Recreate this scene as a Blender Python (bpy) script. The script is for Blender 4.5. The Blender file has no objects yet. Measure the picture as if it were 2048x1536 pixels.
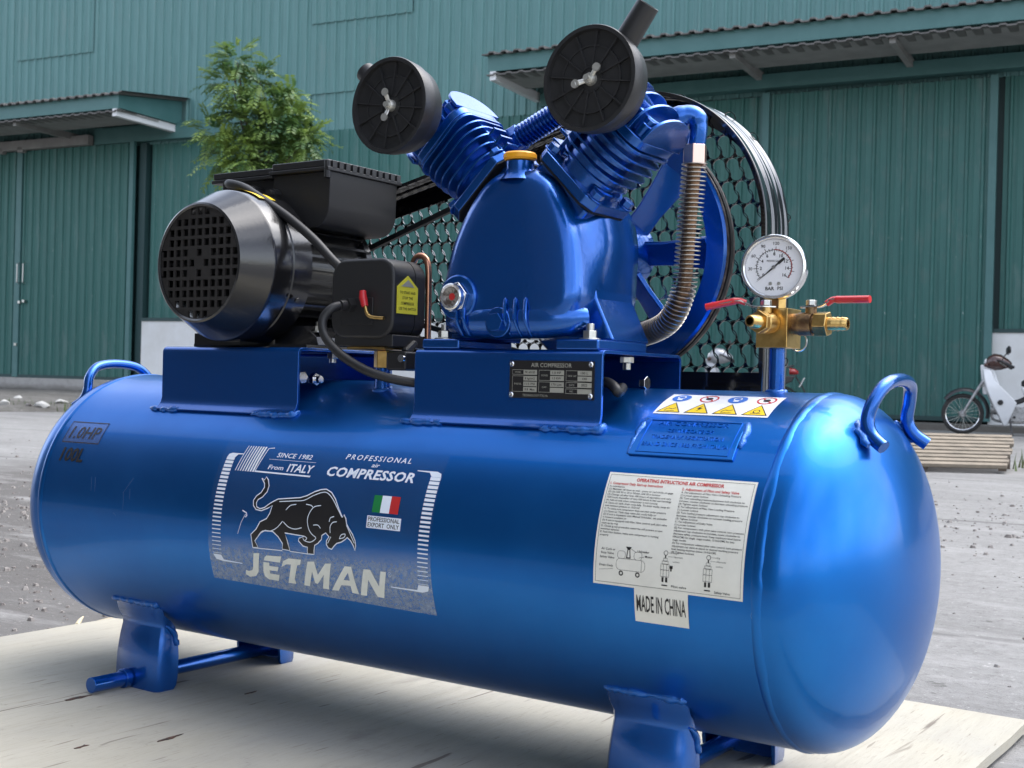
import bpy, bmesh, math, random
from mathutils import Vector, Matrix
from mathutils.geometry import tessellate_polygon

random.seed(7)
scene = bpy.context.scene
COL = scene.collection
V = Vector
R_ = math.radians

# ------------------------------------------------------------------ camera
cam_d = bpy.data.cameras.new('camera')
cam = bpy.data.objects.new('camera', cam_d)
COL.objects.link(cam)
scene.camera = cam
yaw, pit, rol = R_(34.5537), R_(-0.0369), R_(1.5231)
fw = V((-math.sin(yaw) * math.cos(pit), math.cos(yaw) * math.cos(pit), math.sin(pit)))
rt = V((math.cos(yaw), math.sin(yaw), 0))
up = rt.cross(fw)
r2 = rt * math.cos(rol) + up * math.sin(rol)
u2 = -rt * math.sin(rol) + up * math.cos(rol)
cam.matrix_world = Matrix(((r2.x, u2.x, -fw.x, 0.9021), (r2.y, u2.y, -fw.y, -1.3155), (r2.z, u2.z, -fw.z, 0.4439), (0, 0, 0, 1)))
cam_d.sensor_fit = 'HORIZONTAL'
cam_d.sensor_width = 36
cam_d.lens = 44.64
cam_d.clip_start = 0.05
cam_d.clip_end = 2000
cam_d.dof.use_dof = True
cam_d.dof.focus_distance = 1.62
cam_d.dof.aperture_fstop = 20

# ------------------------------------------------------------------ sky, sun, exposure
SUN_EL, SUN_AZ = R_(62), R_(35)     # azimuth measured from +Y towards +X
world = bpy.data.worlds.new('World')
scene.world = world
world.use_nodes = True
wn = world.node_tree
wn.nodes.clear()
wo = wn.nodes.new('ShaderNodeOutputWorld')
bg = wn.nodes.new('ShaderNodeBackground')
sky = wn.nodes.new('ShaderNodeTexSky')
sky.sky_type = 'NISHITA'
sky.sun_disc = False
sky.sun_elevation = SUN_EL
sky.sun_rotation = SUN_AZ
sky.air_density = 1.0
sky.dust_density = 3.0
hs = wn.nodes.new('ShaderNodeHueSaturation')
hs.inputs['Saturation'].default_value = 0.42
tc = wn.nodes.new('ShaderNodeTexCoord')
nz = wn.nodes.new('ShaderNodeTexNoise')
nz.inputs['Scale'].default_value = 2.6
nz.inputs['Detail'].default_value = 6
nz.inputs['Roughness'].default_value = 0.6
rp = wn.nodes.new('ShaderNodeValToRGB')
rp.color_ramp.elements[0].position = 0.38
rp.color_ramp.elements[0].color = (0.62, 0.66, 0.74, 1)
rp.color_ramp.elements[1].position = 0.68
rp.color_ramp.elements[1].color = (1.5, 1.5, 1.5, 1)
mx = wn.nodes.new('ShaderNodeMix')
mx.data_type = 'RGBA'
mx.blend_type = 'MULTIPLY'
mx.inputs['Factor'].default_value = 1.0
wn.links.new(sky.outputs[0], hs.inputs['Color'])
wn.links.new(tc.outputs['Generated'], nz.inputs['Vector'])
wn.links.new(nz.outputs['Fac'], rp.inputs['Fac'])
wn.links.new(hs.outputs[0], mx.inputs['A'])
wn.links.new(rp.outputs[0], mx.inputs['B'])
wn.links.new(mx.outputs['Result'], bg.inputs['Color'])
bg.inputs['Strength'].default_value = 0.15
wn.links.new(bg.outputs[0], wo.inputs[0])

sun_d = bpy.data.lights.new('sun', 'SUN')
sun_d.energy = 0.6
sun_d.angle = R_(60)
sun_d.color = (1.0, 0.96, 0.9)
sun = bpy.data.objects.new('sun', sun_d)
COL.objects.link(sun)
sd = V((math.sin(SUN_AZ) * math.cos(SUN_EL), math.cos(SUN_AZ) * math.cos(SUN_EL), math.sin(SUN_EL)))
sun.rotation_euler = sd.to_track_quat('Z', 'Y').to_euler()
sun.location = (0, 0, 20)

scene.view_settings.view_transform = 'Standard'
scene.view_settings.look = 'None'
scene.view_settings.exposure = 1.7
scene.view_settings.gamma = 1.0
scene.view_settings.use_curve_mapping = False
scene.cycles.use_denoising = True
scene.cycles.max_bounces = 8
scene.cycles.transparent_max_bounces = 16
scene.cycles.sample_clamp_indirect = 8

# ------------------------------------------------------------------ materials
MATS = {}


def mat(name, col, rough=0.5, metal=0.0, coat=0.0, coat_rough=0.05, var=None, bump=None, spec=None, rvar=None, stretch=None):
    """Principled material. var=(scale, second colour, low, high) mixes a second colour by noise,
    bump=(scale, strength, distance), rvar=(scale, second roughness)"""
    m = bpy.data.materials.new(name)
    m.use_nodes = True
    nt = m.node_tree
    b = nt.nodes['Principled BSDF']
    b.inputs['Base Color'].default_value = (*col, 1)
    b.inputs['Roughness'].default_value = rough
    b.inputs['Metallic'].default_value = metal
    if coat:
        b.inputs['Coat Weight'].default_value = coat
        b.inputs['Coat Roughness'].default_value = coat_rough
    if spec is not None:
        b.inputs['Specular IOR Level'].default_value = spec
    t = None
    if var or bump or rvar:
        t = nt.nodes.new('ShaderNodeTexCoord').outputs['Object']
        if stretch:
            mp = nt.nodes.new('ShaderNodeMapping')
            mp.inputs['Scale'].default_value = stretch
            nt.links.new(t, mp.inputs['Vector'])
            t = mp.outputs[0]

    def noise(s, det=5):
        n = nt.nodes.new('ShaderNodeTexNoise')
        n.inputs['Scale'].default_value = s
        n.inputs['Detail'].default_value = det
        n.inputs['Roughness'].default_value = 0.6
        nt.links.new(t, n.inputs['Vector'])
        return n.outputs['Fac']

    def rng(o, a, c, lo=0.0, hi=1.0):
        q = nt.nodes.new('ShaderNodeMapRange')
        q.inputs['From Min'].default_value = a
        q.inputs['From Max'].default_value = c
        q.inputs['To Min'].default_value = lo
        q.inputs['To Max'].default_value = hi
        nt.links.new(o, q.inputs['Value'])
        return q.outputs[0]
    if var:
        x = nt.nodes.new('ShaderNodeMix')
        x.data_type = 'RGBA'
        nt.links.new(rng(noise(var[0]), var[2], var[3]), x.inputs['Factor'])
        x.inputs['A'].default_value = (*col, 1)
        x.inputs['B'].default_value = (*var[1], 1)
        nt.links.new(x.outputs['Result'], b.inputs['Base Color'])
    if rvar:
        nt.links.new(rng(noise(rvar[0]), 0.35, 0.65, rough, rvar[1]), b.inputs['Roughness'])
    if bump:
        k = nt.nodes.new('ShaderNodeBump')
        k.inputs['Strength'].default_value = bump[1]
        k.inputs['Distance'].default_value = bump[2]
        nt.links.new(noise(bump[0]), k.inputs['Height'])
        nt.links.new(k.outputs[0], b.inputs['Normal'])
        if coat:
            nt.links.new(k.outputs[0], b.inputs['Coat Normal'])
    MATS[name] = m
    return m


TANK = mat('tank_paint', (0.004, 0.135, 0.49), 0.30, 0.88, 0.3, 0.05, bump=(260, 0.06, 0.0006), rvar=(9, 0.36), var=(14, (0.006, 0.150, 0.52), 0.35, 0.7))
BLUE = mat('gloss_blue_enamel', (0.002, 0.095, 0.41), 0.26, 0.75, 0.7, 0.04, bump=(160, 0.08, 0.001))
CAST = mat('blue_painted_casting', (0.002, 0.092, 0.40), 0.26, 0.75, 0.7, 0.05, bump=(150, 0.22, 0.001))
WELD = mat('blue_painted_weld', (0.003, 0.12, 0.48), 0.3, 0.4, 0.6, 0.1, bump=(300, 0.5, 0.002))
BLACK = mat('black_plastic', (0.02, 0.02, 0.021), 0.4, bump=(500, 0.12, 0.0006))
MBLACK = mat('black_motor_paint', (0.008, 0.008, 0.009), 0.22, 0.0, 0.6, 0.08, bump=(220, 0.12, 0.0008))
GBLACK = mat('gloss_black_sheet', (0.006, 0.006, 0.007), 0.12, 0.0, 0.6, 0.04)
MATTE = mat('dark_grille_plastic', (0.018, 0.016, 0.015), 0.55, bump=(600, 0.1, 0.0005))
VOID = mat('unlit_black', (0.003, 0.003, 0.003), 0.8)
RUBBER = mat('black_rubber', (0.014, 0.014, 0.015), 0.5)
STEEL = mat('zinc_steel', (0.62, 0.62, 0.6), 0.28, 1.0, var=(60, (0.45, 0.43, 0.38), 0.4, 0.7))
CHROME = mat('polished_steel', (0.75, 0.75, 0.76), 0.12, 1.0)
DSTEEL = mat('worn_dark_steel', (0.26, 0.22, 0.21), 0.4, 0.9, var=(70, (0.07, 0.045, 0.04), 0.4, 0.65))
BRASS = mat('brass', (0.66, 0.44, 0.16), 0.3, 1.0, var=(80, (0.5, 0.31, 0.1), 0.4, 0.7), bump=(200, 0.08, 0.0006))
DBRASS = mat('tarnished_brass', (0.3, 0.2, 0.1), 0.42, 1.0, var=(120, (0.16, 0.1, 0.06), 0.4, 0.6), bump=(260, 0.5, 0.001))
COPPER = mat('copper', (0.62, 0.3, 0.19), 0.3, 1.0)
DCOPPER = mat('oxidised_copper', (0.33, 0.2, 0.12), 0.5, 0.7, var=(90, (0.2, 0.12, 0.07), 0.4, 0.6))
FINM = mat('aluminium_fin', (0.45, 0.42, 0.38), 0.4, 1.0)
RED = mat('red_vinyl_sleeve', (0.55, 0.02, 0.025), 0.3, 0, 0.3)
YELLOW = mat('yellow_cap', (0.85, 0.38, 0.01), 0.4)
WHITEP = mat('white_print', (0.78, 0.85, 0.95), 0.4)
CREAM = mat('sticker_paper', (0.78, 0.77, 0.70), 0.5, var=(30, (0.70, 0.69, 0.62), 0.35, 0.75))
WSTICK = mat('white_vinyl', (0.8, 0.8, 0.82), 0.3)
INK = mat('black_ink', (0.012, 0.011, 0.012), 0.4)
INKR = mat('red_ink', (0.5, 0.02, 0.02), 0.5)
GREENI = mat('green_ink', (0.01, 0.2, 0.05), 0.4)
BLUEI = mat('blue_ink', (0.02, 0.14, 0.55), 0.4)
YINK = mat('yellow_ink', (0.8, 0.55, 0.01), 0.4)
TAGY = mat('yellow_tag', (0.72, 0.66, 0.05), 0.45)
NAVY = mat('navy_ink', (0.002, 0.012, 0.06), 0.35)
SILVERP = mat('silver_print', (0.5, 0.49, 0.42), 0.35, 0.4)
GREYI = mat('grey_ink', (0.35, 0.35, 0.34), 0.4)


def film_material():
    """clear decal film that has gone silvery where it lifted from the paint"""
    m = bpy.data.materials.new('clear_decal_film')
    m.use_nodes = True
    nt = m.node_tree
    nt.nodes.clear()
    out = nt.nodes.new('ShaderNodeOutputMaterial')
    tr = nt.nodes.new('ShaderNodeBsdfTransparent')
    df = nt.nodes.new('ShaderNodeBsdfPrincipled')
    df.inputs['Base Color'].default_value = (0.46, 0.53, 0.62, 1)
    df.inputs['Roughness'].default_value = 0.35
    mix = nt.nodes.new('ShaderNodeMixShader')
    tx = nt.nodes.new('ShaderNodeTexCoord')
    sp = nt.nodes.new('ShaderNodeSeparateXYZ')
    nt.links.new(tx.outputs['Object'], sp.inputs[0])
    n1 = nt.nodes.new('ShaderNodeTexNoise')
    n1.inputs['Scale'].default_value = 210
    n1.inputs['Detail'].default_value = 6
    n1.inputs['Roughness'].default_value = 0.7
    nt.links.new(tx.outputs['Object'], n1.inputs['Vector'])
    # painted ground reflection: the lower part of the film, its border ragged and rising to the right
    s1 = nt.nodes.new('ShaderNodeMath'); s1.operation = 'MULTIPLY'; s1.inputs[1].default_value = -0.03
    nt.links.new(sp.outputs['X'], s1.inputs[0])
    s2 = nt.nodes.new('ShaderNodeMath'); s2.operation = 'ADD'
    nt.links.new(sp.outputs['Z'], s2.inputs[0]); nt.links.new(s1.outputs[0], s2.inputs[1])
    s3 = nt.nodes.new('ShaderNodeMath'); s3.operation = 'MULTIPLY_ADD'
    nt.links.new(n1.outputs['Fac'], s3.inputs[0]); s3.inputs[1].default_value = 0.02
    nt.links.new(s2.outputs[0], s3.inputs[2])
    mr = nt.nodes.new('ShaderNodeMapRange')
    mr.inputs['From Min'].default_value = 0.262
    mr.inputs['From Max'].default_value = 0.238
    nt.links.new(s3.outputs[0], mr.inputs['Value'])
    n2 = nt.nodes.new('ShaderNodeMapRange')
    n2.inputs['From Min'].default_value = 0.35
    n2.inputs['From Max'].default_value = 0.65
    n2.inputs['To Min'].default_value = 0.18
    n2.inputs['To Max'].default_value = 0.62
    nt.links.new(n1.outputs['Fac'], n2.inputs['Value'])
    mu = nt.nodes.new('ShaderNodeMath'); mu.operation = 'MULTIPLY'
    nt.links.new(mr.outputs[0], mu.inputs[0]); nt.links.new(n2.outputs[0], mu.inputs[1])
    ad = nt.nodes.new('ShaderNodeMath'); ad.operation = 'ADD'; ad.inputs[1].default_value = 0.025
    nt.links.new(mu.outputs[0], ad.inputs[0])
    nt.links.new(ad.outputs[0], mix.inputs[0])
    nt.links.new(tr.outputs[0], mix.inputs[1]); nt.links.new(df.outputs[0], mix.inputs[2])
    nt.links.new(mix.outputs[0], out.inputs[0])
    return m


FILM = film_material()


def glass_material(name, tint=(1, 1, 1)):
    m = bpy.data.materials.new(name)
    m.use_nodes = True
    nt = m.node_tree
    nt.nodes.clear()
    out = nt.nodes.new('ShaderNodeOutputMaterial')
    tr = nt.nodes.new('ShaderNodeBsdfTransparent')
    tr.inputs[0].default_value = (*tint, 1)
    gl = nt.nodes.new('ShaderNodeBsdfGlossy')
    gl.inputs['Roughness'].default_value = 0.04
    fr = nt.nodes.new('ShaderNodeFresnel')
    fr.inputs[0].default_value = 1.45
    mix = nt.nodes.new('ShaderNodeMixShader')
    nt.links.new(fr.outputs[0], mix.inputs[0])
    nt.links.new(tr.outputs[0], mix.inputs[1]); nt.links.new(gl.outputs[0], mix.inputs[2])
    nt.links.new(mix.outputs[0], out.inputs[0])
    return m


GLASS = glass_material('gauge_glass')


# ------------------------------------------------------------------ mesh helpers
def basis(axis, ref=(0, 0, 1)):
    z = V(axis).normalized()
    x = V(ref).cross(z)
    if x.length < 1e-4:
        x = V((1, 0, 0)).cross(z)
        if x.length < 1e-4:
            x = V((0, 1, 0)).cross(z)
    x.normalize()
    y = z.cross(x)
    return Matrix((x, y, z)).transposed().to_4x4()


def smooth_path(pts, k=6):
    pts = [V(q) for q in pts]
    out = []
    n = len(pts)
    for i in range(n - 1):
        a, b, c, d = pts[max(i - 1, 0)], pts[i], pts[i + 1], pts[min(i + 2, n - 1)]
        for j in range(k):
            t = j / k
            out.append(0.5 * ((2 * b) + (c - a) * t + (2 * a - 5 * b + 4 * c - d) * t * t + (3 * b - a - 3 * c + d) * t ** 3))
    out.append(pts[-1])
    return out


class MB:
    def __init__(self):
        self.v, self.f = [], []

    def add(self, vs, fs, M=None):
        b = len(self.v)
        self.v += [tuple(M @ V(q)) if M is not None else tuple(q) for q in vs]
        self.f += [tuple(i + b for i in f) for f in fs]
        return self

    def box(self, c, s, M=None):
        x, y, z = s[0] / 2, s[1] / 2, s[2] / 2
        vs = [(c[0] + a * x, c[1] + b * y, c[2] + d * z) for a in (-1, 1) for b in (-1, 1) for d in (-1, 1)]
        return self.add(vs, [(0, 1, 3, 2), (4, 6, 7, 5), (0, 4, 5, 1), (2, 3, 7, 6), (0, 2, 6, 4), (1, 5, 7, 3)], M)

    def cyl(self, p0, p1, r0, r1=None, n=24, M=None, spin=0.0):
        r1 = r0 if r1 is None else r1
        p0, p1 = V(p0), V(p1)
        B = basis(p1 - p0).to_3x3()
        vs = []
        for p, r in ((p0, r0), (p1, r1)):
            for i in range(n):
                a = 2 * math.pi * i / n + spin
                vs.append(p + B @ V((r * math.cos(a), r * math.sin(a), 0)))
        fs = [(i, (i + 1) % n, n + (i + 1) % n, n + i) for i in range(n)]
        fs += [tuple(range(n))[::-1], tuple(range(n, 2 * n))]
        return self.add(vs, fs, M)

    def lathe(self, prof, o=(0, 0, 0), axis=(0, 0, 1), n=48, closed=False, M=None):
        B = basis(axis).to_3x3()
        o = V(o)
        vs, rings = [], []
        for t, r in prof:
            if r < 1e-6:
                rings.append([len(vs)])
                vs.append(o + B @ V((0, 0, t)))
            else:
                rings.append(list(range(len(vs), len(vs) + n)))
                for i in range(n):
                    a = 2 * math.pi * i / n
                    vs.append(o + B @ V((r * math.cos(a), r * math.sin(a), t)))
        fs = []
        m = len(rings)
        for k in range(m if closed else m - 1):
            a, b = rings[k], rings[(k + 1) % m]
            for i in range(n):
                j = (i + 1) % n
                if len(a) == 1 and len(b) == 1:
                    continue
                if len(a) == 1:
                    fs.append((a[0], b[j], b[i]))
                elif len(b) == 1:
                    fs.append((a[i], a[j], b[0]))
                else:
                    fs.append((a[i], a[j], b[j], b[i]))
        return self.add(vs, fs, M)

    def tube(self, path, r, n=12, closed=False, cap=True, M=None, flat=1.0, ref=(0, 0, 1)):
        path = [V(q) for q in path]
        m = len(path)
        rs = r if isinstance(r, (list, tuple)) else [r] * m
        vs = []
        prev = None
        for i, p in enumerate(path):
            if closed:
                t = path[(i + 1) % m] - path[i - 1]
            else:
                t = path[min(i + 1, m - 1)] - path[max(i - 1, 0)]
            t.normalize()
            if prev is None:
                x = V(ref).cross(t)
                if x.length < 1e-3:
                    x = V((1, 0, 0)).cross(t)
                    if x.length < 1e-3:
                        x = V((0, 1, 0)).cross(t)
            else:
                x = prev - t * prev.dot(t)
            x.normalize()
            prev = x
            y = t.cross(x)
            for k in range(n):
                a = 2 * math.pi * (k + 0.5) / n
                vs.append(p + (x * math.cos(a) + y * (math.sin(a) * flat)) * rs[i])
        fs = []
        for i in range(m if closed else m - 1):
            a, b = i * n, ((i + 1) % m) * n
            for k in range(n):
                j = (k + 1) % n
                fs.append((a + k, a + j, b + j, b + k))
        if cap and not closed:
            fs += [tuple(range(n))[::-1], tuple(range((m - 1) * n, m * n))]
        return self.add(vs, fs, M)

    def prism(self, poly, h0, h1, M=None):
        n = len(poly)
        vs = [(x, y, h0) for x, y in poly] + [(x, y, h1) for x, y in poly]
        fs = [(i, (i + 1) % n, n + (i + 1) % n, n + i) for i in range(n)]
        fs += [tuple(range(n))[::-1], tuple(range(n, 2 * n))]
        return self.add(vs, fs, M)

    def loft(self, secs, cap=True, M=None):
        n = len(secs[0])
        vs = [q for s in secs for q in s]
        fs = []
        for i in range(len(secs) - 1):
            for k in range(n):
                j = (k + 1) % n
                fs.append((i * n + k, i * n + j, (i + 1) * n + j, (i + 1) * n + k))
        if cap:
            fs += [tuple(range(n))[::-1], tuple(range((len(secs) - 1) * n, len(secs) * n))]
        return self.add(vs, fs, M)

    def grid(self, fn, nu, nv, M=None):
        vs = [fn(i / nu, j / nv) for i in range(nu + 1) for j in range(nv + 1)]
        fs = [(i * (nv + 1) + j, (i + 1) * (nv + 1) + j, (i + 1) * (nv + 1) + j + 1, i * (nv + 1) + j + 1) for i in range(nu) for j in range(nv)]
        return self.add(vs, fs, M)

    def mesh(self, name, off=(0, 0, 0), sm=38, fix=True):
        me = bpy.data.meshes.new(name)
        o = V(off)
        me.from_pydata([V(q) + o for q in self.v], [], self.f)
        if fix:
            bm = bmesh.new()
            bm.from_mesh(me)
            bmesh.ops.recalc_face_normals(bm, faces=bm.faces)
            bm.to_mesh(me)
            bm.free()
        if sm:
            me.polygons.foreach_set('use_smooth', [True] * len(me.polygons))
            me.set_sharp_from_angle(angle=R_(sm))
        me.update()
        return me


def obj(name, data, m=None, parent=None, off=(0, 0, 0), sm=38, bevel=0, seg=2, fix=True, loc=None, rot=None):
    me = data.mesh(name, off, sm, fix) if isinstance(data, MB) else data
    if m is not None and len(me.materials) == 0:
        me.materials.append(m)
    o = bpy.data.objects.new(name, me)
    COL.objects.link(o)
    if parent is not None:
        o.parent = parent
    if loc is not None:
        o.location = loc
    if rot is not None:
        o.rotation_euler = rot
    if bevel:
        b = o.modifiers.new('bevel', 'BEVEL')
        b.width = bevel
        b.segments = seg
        b.limit_method = 'ANGLE'
        b.angle_limit = R_(40)
        b.harden_normals = True
    return o


def tag(o, label=None, cat=None, group=None, kind=None):
    if label:
        o['label'] = label
    if cat:
        o['category'] = cat
    if group:
        o['group'] = group
    if kind:
        o['kind'] = kind
    return o


def empty(name, loc=(0, 0, 0), rz=0.0):
    o = bpy.data.objects.new(name, None)
    o.empty_display_size = 0.1
    COL.objects.link(o)
    o.location = loc
    o.rotation_euler = (0, 0, rz)
    return o


def thick(poly, t):
    """closed outline of an open 2-D polyline given thickness t to its left"""
    out = []
    n = len(poly)
    for i, (x, y) in enumerate(poly):
        a = V(poly[max(i - 1, 0)]); b = V(poly[min(i + 1, n - 1)])
        if 0 < i < n - 1:
            d1 = (V(poly[i]) - a).normalized(); d2 = (b - V(poly[i])).normalized()
            d = (d1 + d2).normalized()
            k = 1 / max(0.5, d.dot(d1))
        else:
            d = (b - a).normalized(); k = 1
        out.append((x - d.y * t * k, y + d.x * t * k))
    return list(poly) + out[::-1]


YZX = Matrix(((0, 0, 1, 0), (1, 0, 0, 0), (0, 1, 0, 0), (0, 0, 0, 1)))      # profile in YZ, extruded along X
XZY = Matrix(((1, 0, 0, 0), (0, 0, 1, 0), (0, 1, 0, 0), (0, 0, 0, 1)))      # profile in XZ, extruded along +Y


def rrect(hx, hy, r, k=5):
    out = []
    for cx, cy, a0 in ((hx - r, hy - r, 0), (-hx + r, hy - r, 90), (-hx + r, -hy + r, 180), (hx - r, -hy + r, 270)):
        for i in range(k + 1):
            a = R_(a0 + 90 * i / k)
            out.append((cx + r * math.cos(a), cy + r * math.sin(a)))
    return out


def copy_tree(o, parent=None):
    c = o.copy()
    COL.objects.link(c)
    c.parent = parent
    for ch in list(o.children):
        copy_tree(ch, c)
    return c

# ================================================================== SETTING
def nodes_for(name):
    m = bpy.data.materials.new(name)
    m.use_nodes = True
    nt = m.node_tree
    b = nt.nodes['Principled BSDF']
    tx = nt.nodes.new('ShaderNodeTexCoord').outputs['Object']

    def mapped(scale, loc=(0, 0, 0), rot=(0, 0, 0)):
        mp = nt.nodes.new('ShaderNodeMapping')
        mp.inputs['Scale'].default_value = scale
        mp.inputs['Location'].default_value = loc
        mp.inputs['Rotation'].default_value = rot
        nt.links.new(tx, mp.inputs['Vector'])
        return mp.outputs[0]

    def noise(vec, s, det=6, ro=0.6, dist=0.0):
        n = nt.nodes.new('ShaderNodeTexNoise')
        n.inputs['Scale'].default_value = s
        n.inputs['Detail'].default_value = det
        n.inputs['Roughness'].default_value = ro
        n.inputs['Distortion'].default_value = dist
        nt.links.new(vec, n.inputs['Vector'])
        return n.outputs['Fac']

    def rng(o, a, c, lo=0.0, hi=1.0):
        q = nt.nodes.new('ShaderNodeMapRange')
        for k, val in (('From Min', a), ('From Max', c), ('To Min', lo), ('To Max', hi)):
            q.inputs[k].default_value = val
        nt.links.new(o, q.inputs['Value'])
        return q.outputs[0]

    def mixc(f, A, B, mode='MIX'):
        x = nt.nodes.new('ShaderNodeMix')
        x.data_type = 'RGBA'
        x.blend_type = mode
        if isinstance(f, (int, float)):
            x.inputs['Factor'].default_value = f
        else:
            nt.links.new(f, x.inputs['Factor'])
        for k, q in (('A', A), ('B', B)):
            if isinstance(q, tuple):
                x.inputs[k].default_value = (*q, 1)
            else:
                nt.links.new(q, x.inputs[k])
        return x.outputs['Result']

    def math_(op, a, c):
        x = nt.nodes.new('ShaderNodeMath')
        x.operation = op
        for i, q in enumerate((a, c)):
            if isinstance(q, (int, float)):
                x.inputs[i].default_value = q
            else:
                nt.links.new(q, x.inputs[i])
        return x.outputs[0]

    def bump(h, st, dist):
        k = nt.nodes.new('ShaderNodeBump')
        k.inputs['Strength'].default_value = st
        k.inputs['Distance'].default_value = dist
        nt.links.new(h, k.inputs['Height'])
        nt.links.new(k.outputs[0], b.inputs['Normal'])
    return m, nt, b, tx, mapped, noise, rng, mixc, math_, bump


def ground_material():
    m, nt, b, tx, mapped, noise, rng, mixc, math_, bump = nodes_for('concrete_yard')
    big = noise(mapped((1, 1, 1)), 0.35, 5)
    mid = noise(mapped((0.35, 1.6, 1), rot=(0, 0, 0.1)), 1.6, 7)
    fine = noise(mapped((1, 1, 1)), 38, 6, 0.7)
    grit = noise(mapped((1, 1, 1)), 160, 3, 0.8)
    c = mixc(rng(mid, 0.35, 0.68), (0.235, 0.232, 0.225), (0.17, 0.167, 0.162))
    c = mixc(rng(big, 0.42, 0.62), c, (0.27, 0.267, 0.26))
    # wheel tracks and joints along the road
    st = noise(mapped((0.05, 2.2, 1), rot=(0, 0, -0.12)), 2.0, 4)
    c = mixc(rng(st, 0.58, 0.72, 0, 0.5), c, (0.115, 0.112, 0.106))
    # saw-cut joints across the slabs
    jt = nt.nodes.new('ShaderNodeSeparateXYZ')
    nt.links.new(mapped((1, 1, 1), rot=(0, 0, -0.16)), jt.inputs[0])
    wob_ = math_('MULTIPLY', noise(mapped((1, 1, 1)), 2.0, 4), 0.10)
    jy = math_('FRACT', math_('MULTIPLY', math_('ADD', jt.outputs['Y'], wob_), 0.42), 0)
    c = mixc(rng(math_('ABSOLUTE', math_('SUBTRACT', jy, 0.5), 0), 0.012, 0.004, 0, 0.8), c, (0.06, 0.058, 0.055))
    # patch of dark dirt by the left end of the boards
    sp = nt.nodes.new('ShaderNodeVectorMath'); sp.operation = 'DISTANCE'
    sp.inputs[1].default_value = (-2.9, 0.9, -0.02)
    nt.links.new(tx, sp.inputs[0])
    dd = math_('ADD', sp.outputs['Value'], math_('MULTIPLY', noise(mapped((1, 1, 1)), 1.3, 6), 2.2))
    c = mixc(rng(dd, 3.9, 2.7), c, (0.085, 0.078, 0.072))
    c = mixc(rng(fine, 0.35, 0.7, 0, 0.6), c, (0.12, 0.115, 0.108))
    c = mixc(rng(grit, 0.60, 0.70, 0, 0.85), c, (0.045, 0.043, 0.04))
    c = mixc(rng(noise(mapped((1, 1, 1), (1, 5, 0)), 22, 5, 0.75), 0.6, 0.68, 0, 0.8), c, (0.075, 0.072, 0.067))
    c = mixc(rng(noise(mapped((0.3, 1, 1), (6, 3, 0), (0, 0, 0.12)), 7, 6, 0.7), 0.52, 0.7, 0, 0.6), c, (0.32, 0.315, 0.305))
    c = mixc(rng(noise(mapped((1, 1, 1), (3, 1, 0)), 70, 3, 0.8), 0.64, 0.72, 0, 0.8), c, (0.45, 0.44, 0.42))
    nt.links.new(c, b.inputs['Base Color'])
    b.inputs['Roughness'].default_value = 0.85
    bump(math_('ADD', fine, math_('MULTIPLY', grit, 0.6)), 0.5, 0.006)
    return m


GROUND = ground_material()
g = MB()
g.add([(-400, -300, -0.02), (400, -300, -0.02), (400, 600, -0.02), (-400, 600, -0.02)], [(0, 1, 2, 3)])
tag(obj('ground', g, GROUND, fix=False), kind='structure')


def plywood_material():
    m, nt, b, tx, mapped, noise, rng, mixc, math_, bump = nodes_for('weathered_plywood')
    v1 = mapped((9, 0.55, 9))
    grain = noise(v1, 5, 8, 0.65, 0.6)
    wide = noise(mapped((2.2, 0.5, 2)), 2.2, 5, 0.55, 0.3)
    blot = noise(mapped((1, 1, 1)), 3.2, 6, 0.6)
    fine = noise(mapped((60, 5, 60)), 6, 5, 0.7)
    c = mixc(rng(wide, 0.3, 0.7), (0.44, 0.41, 0.335), (0.36, 0.335, 0.265))
    c = mixc(rng(grain, 0.48, 0.75, 0, 0.5), c, (0.30, 0.27, 0.21))
    c = mixc(rng(blot, 0.48, 0.72, 0, 0.6), c, (0.31, 0.30, 0.27))
    c = mixc(rng(fine, 0.55, 0.75, 0, 0.6), c, (0.22, 0.19, 0.15))
    dash = noise(mapped((34, 2.6, 34), (1.3, 2.2, 0)), 4.0, 3, 0.55, 0.3)
    c = mixc(rng(dash, 0.675, 0.72, 0, 0.65), c, (0.14, 0.115, 0.09))
    dirt = noise(mapped((1, 1, 1), (2, 8, 0)), 46, 4, 0.75)
    c = mixc(rng(dirt, 0.62, 0.74, 0, 0.5), c, (0.2, 0.185, 0.16))
    # open checks and grey bruises running with the grain
    crack = noise(mapped((11, 0.9, 11), (4.2, 0.3, 0)), 3.1, 4, 0.5, 0.8)
    c = mixc(rng(crack, 0.69, 0.72, 0, 0.75), c, (0.085, 0.06, 0.045))
    stain = noise(mapped((1.2, 0.5, 1), (7, 3, 0)), 5.5, 6, 0.65, 0.5)
    c = mixc(rng(stain, 0.6, 0.7, 0, 0.5), c, (0.22, 0.2, 0.17))
    nt.links.new(c, b.inputs['Base Color'])
    b.inputs['Roughness'].default_value = 0.72
    bump(math_('ADD', math_('MULTIPLY', grain, 1.0), math_('ADD', math_('MULTIPLY', fine, 0.5), math_('MULTIPLY', crack, -0.6))), 0.35, 0.004)
    return m


PLY = plywood_material()
KNOT = mat('dark_knot', (0.09, 0.04, 0.025), 0.8, var=(120, (0.03, 0.02, 0.015), 0.4, 0.6))
PLYEDGE = mat('plywood_splinter', (0.58, 0.5, 0.34), 0.8)
rnd = random.Random(3)


def ragged(x0, y0, x1, y1, n, amp):
    return [(x0 + (x1 - x0) * i / n + rnd.uniform(-amp, amp), y0 + (y1 - y0) * i / n + rnd.uniform(-amp, amp)) for i in range(n)]


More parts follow.
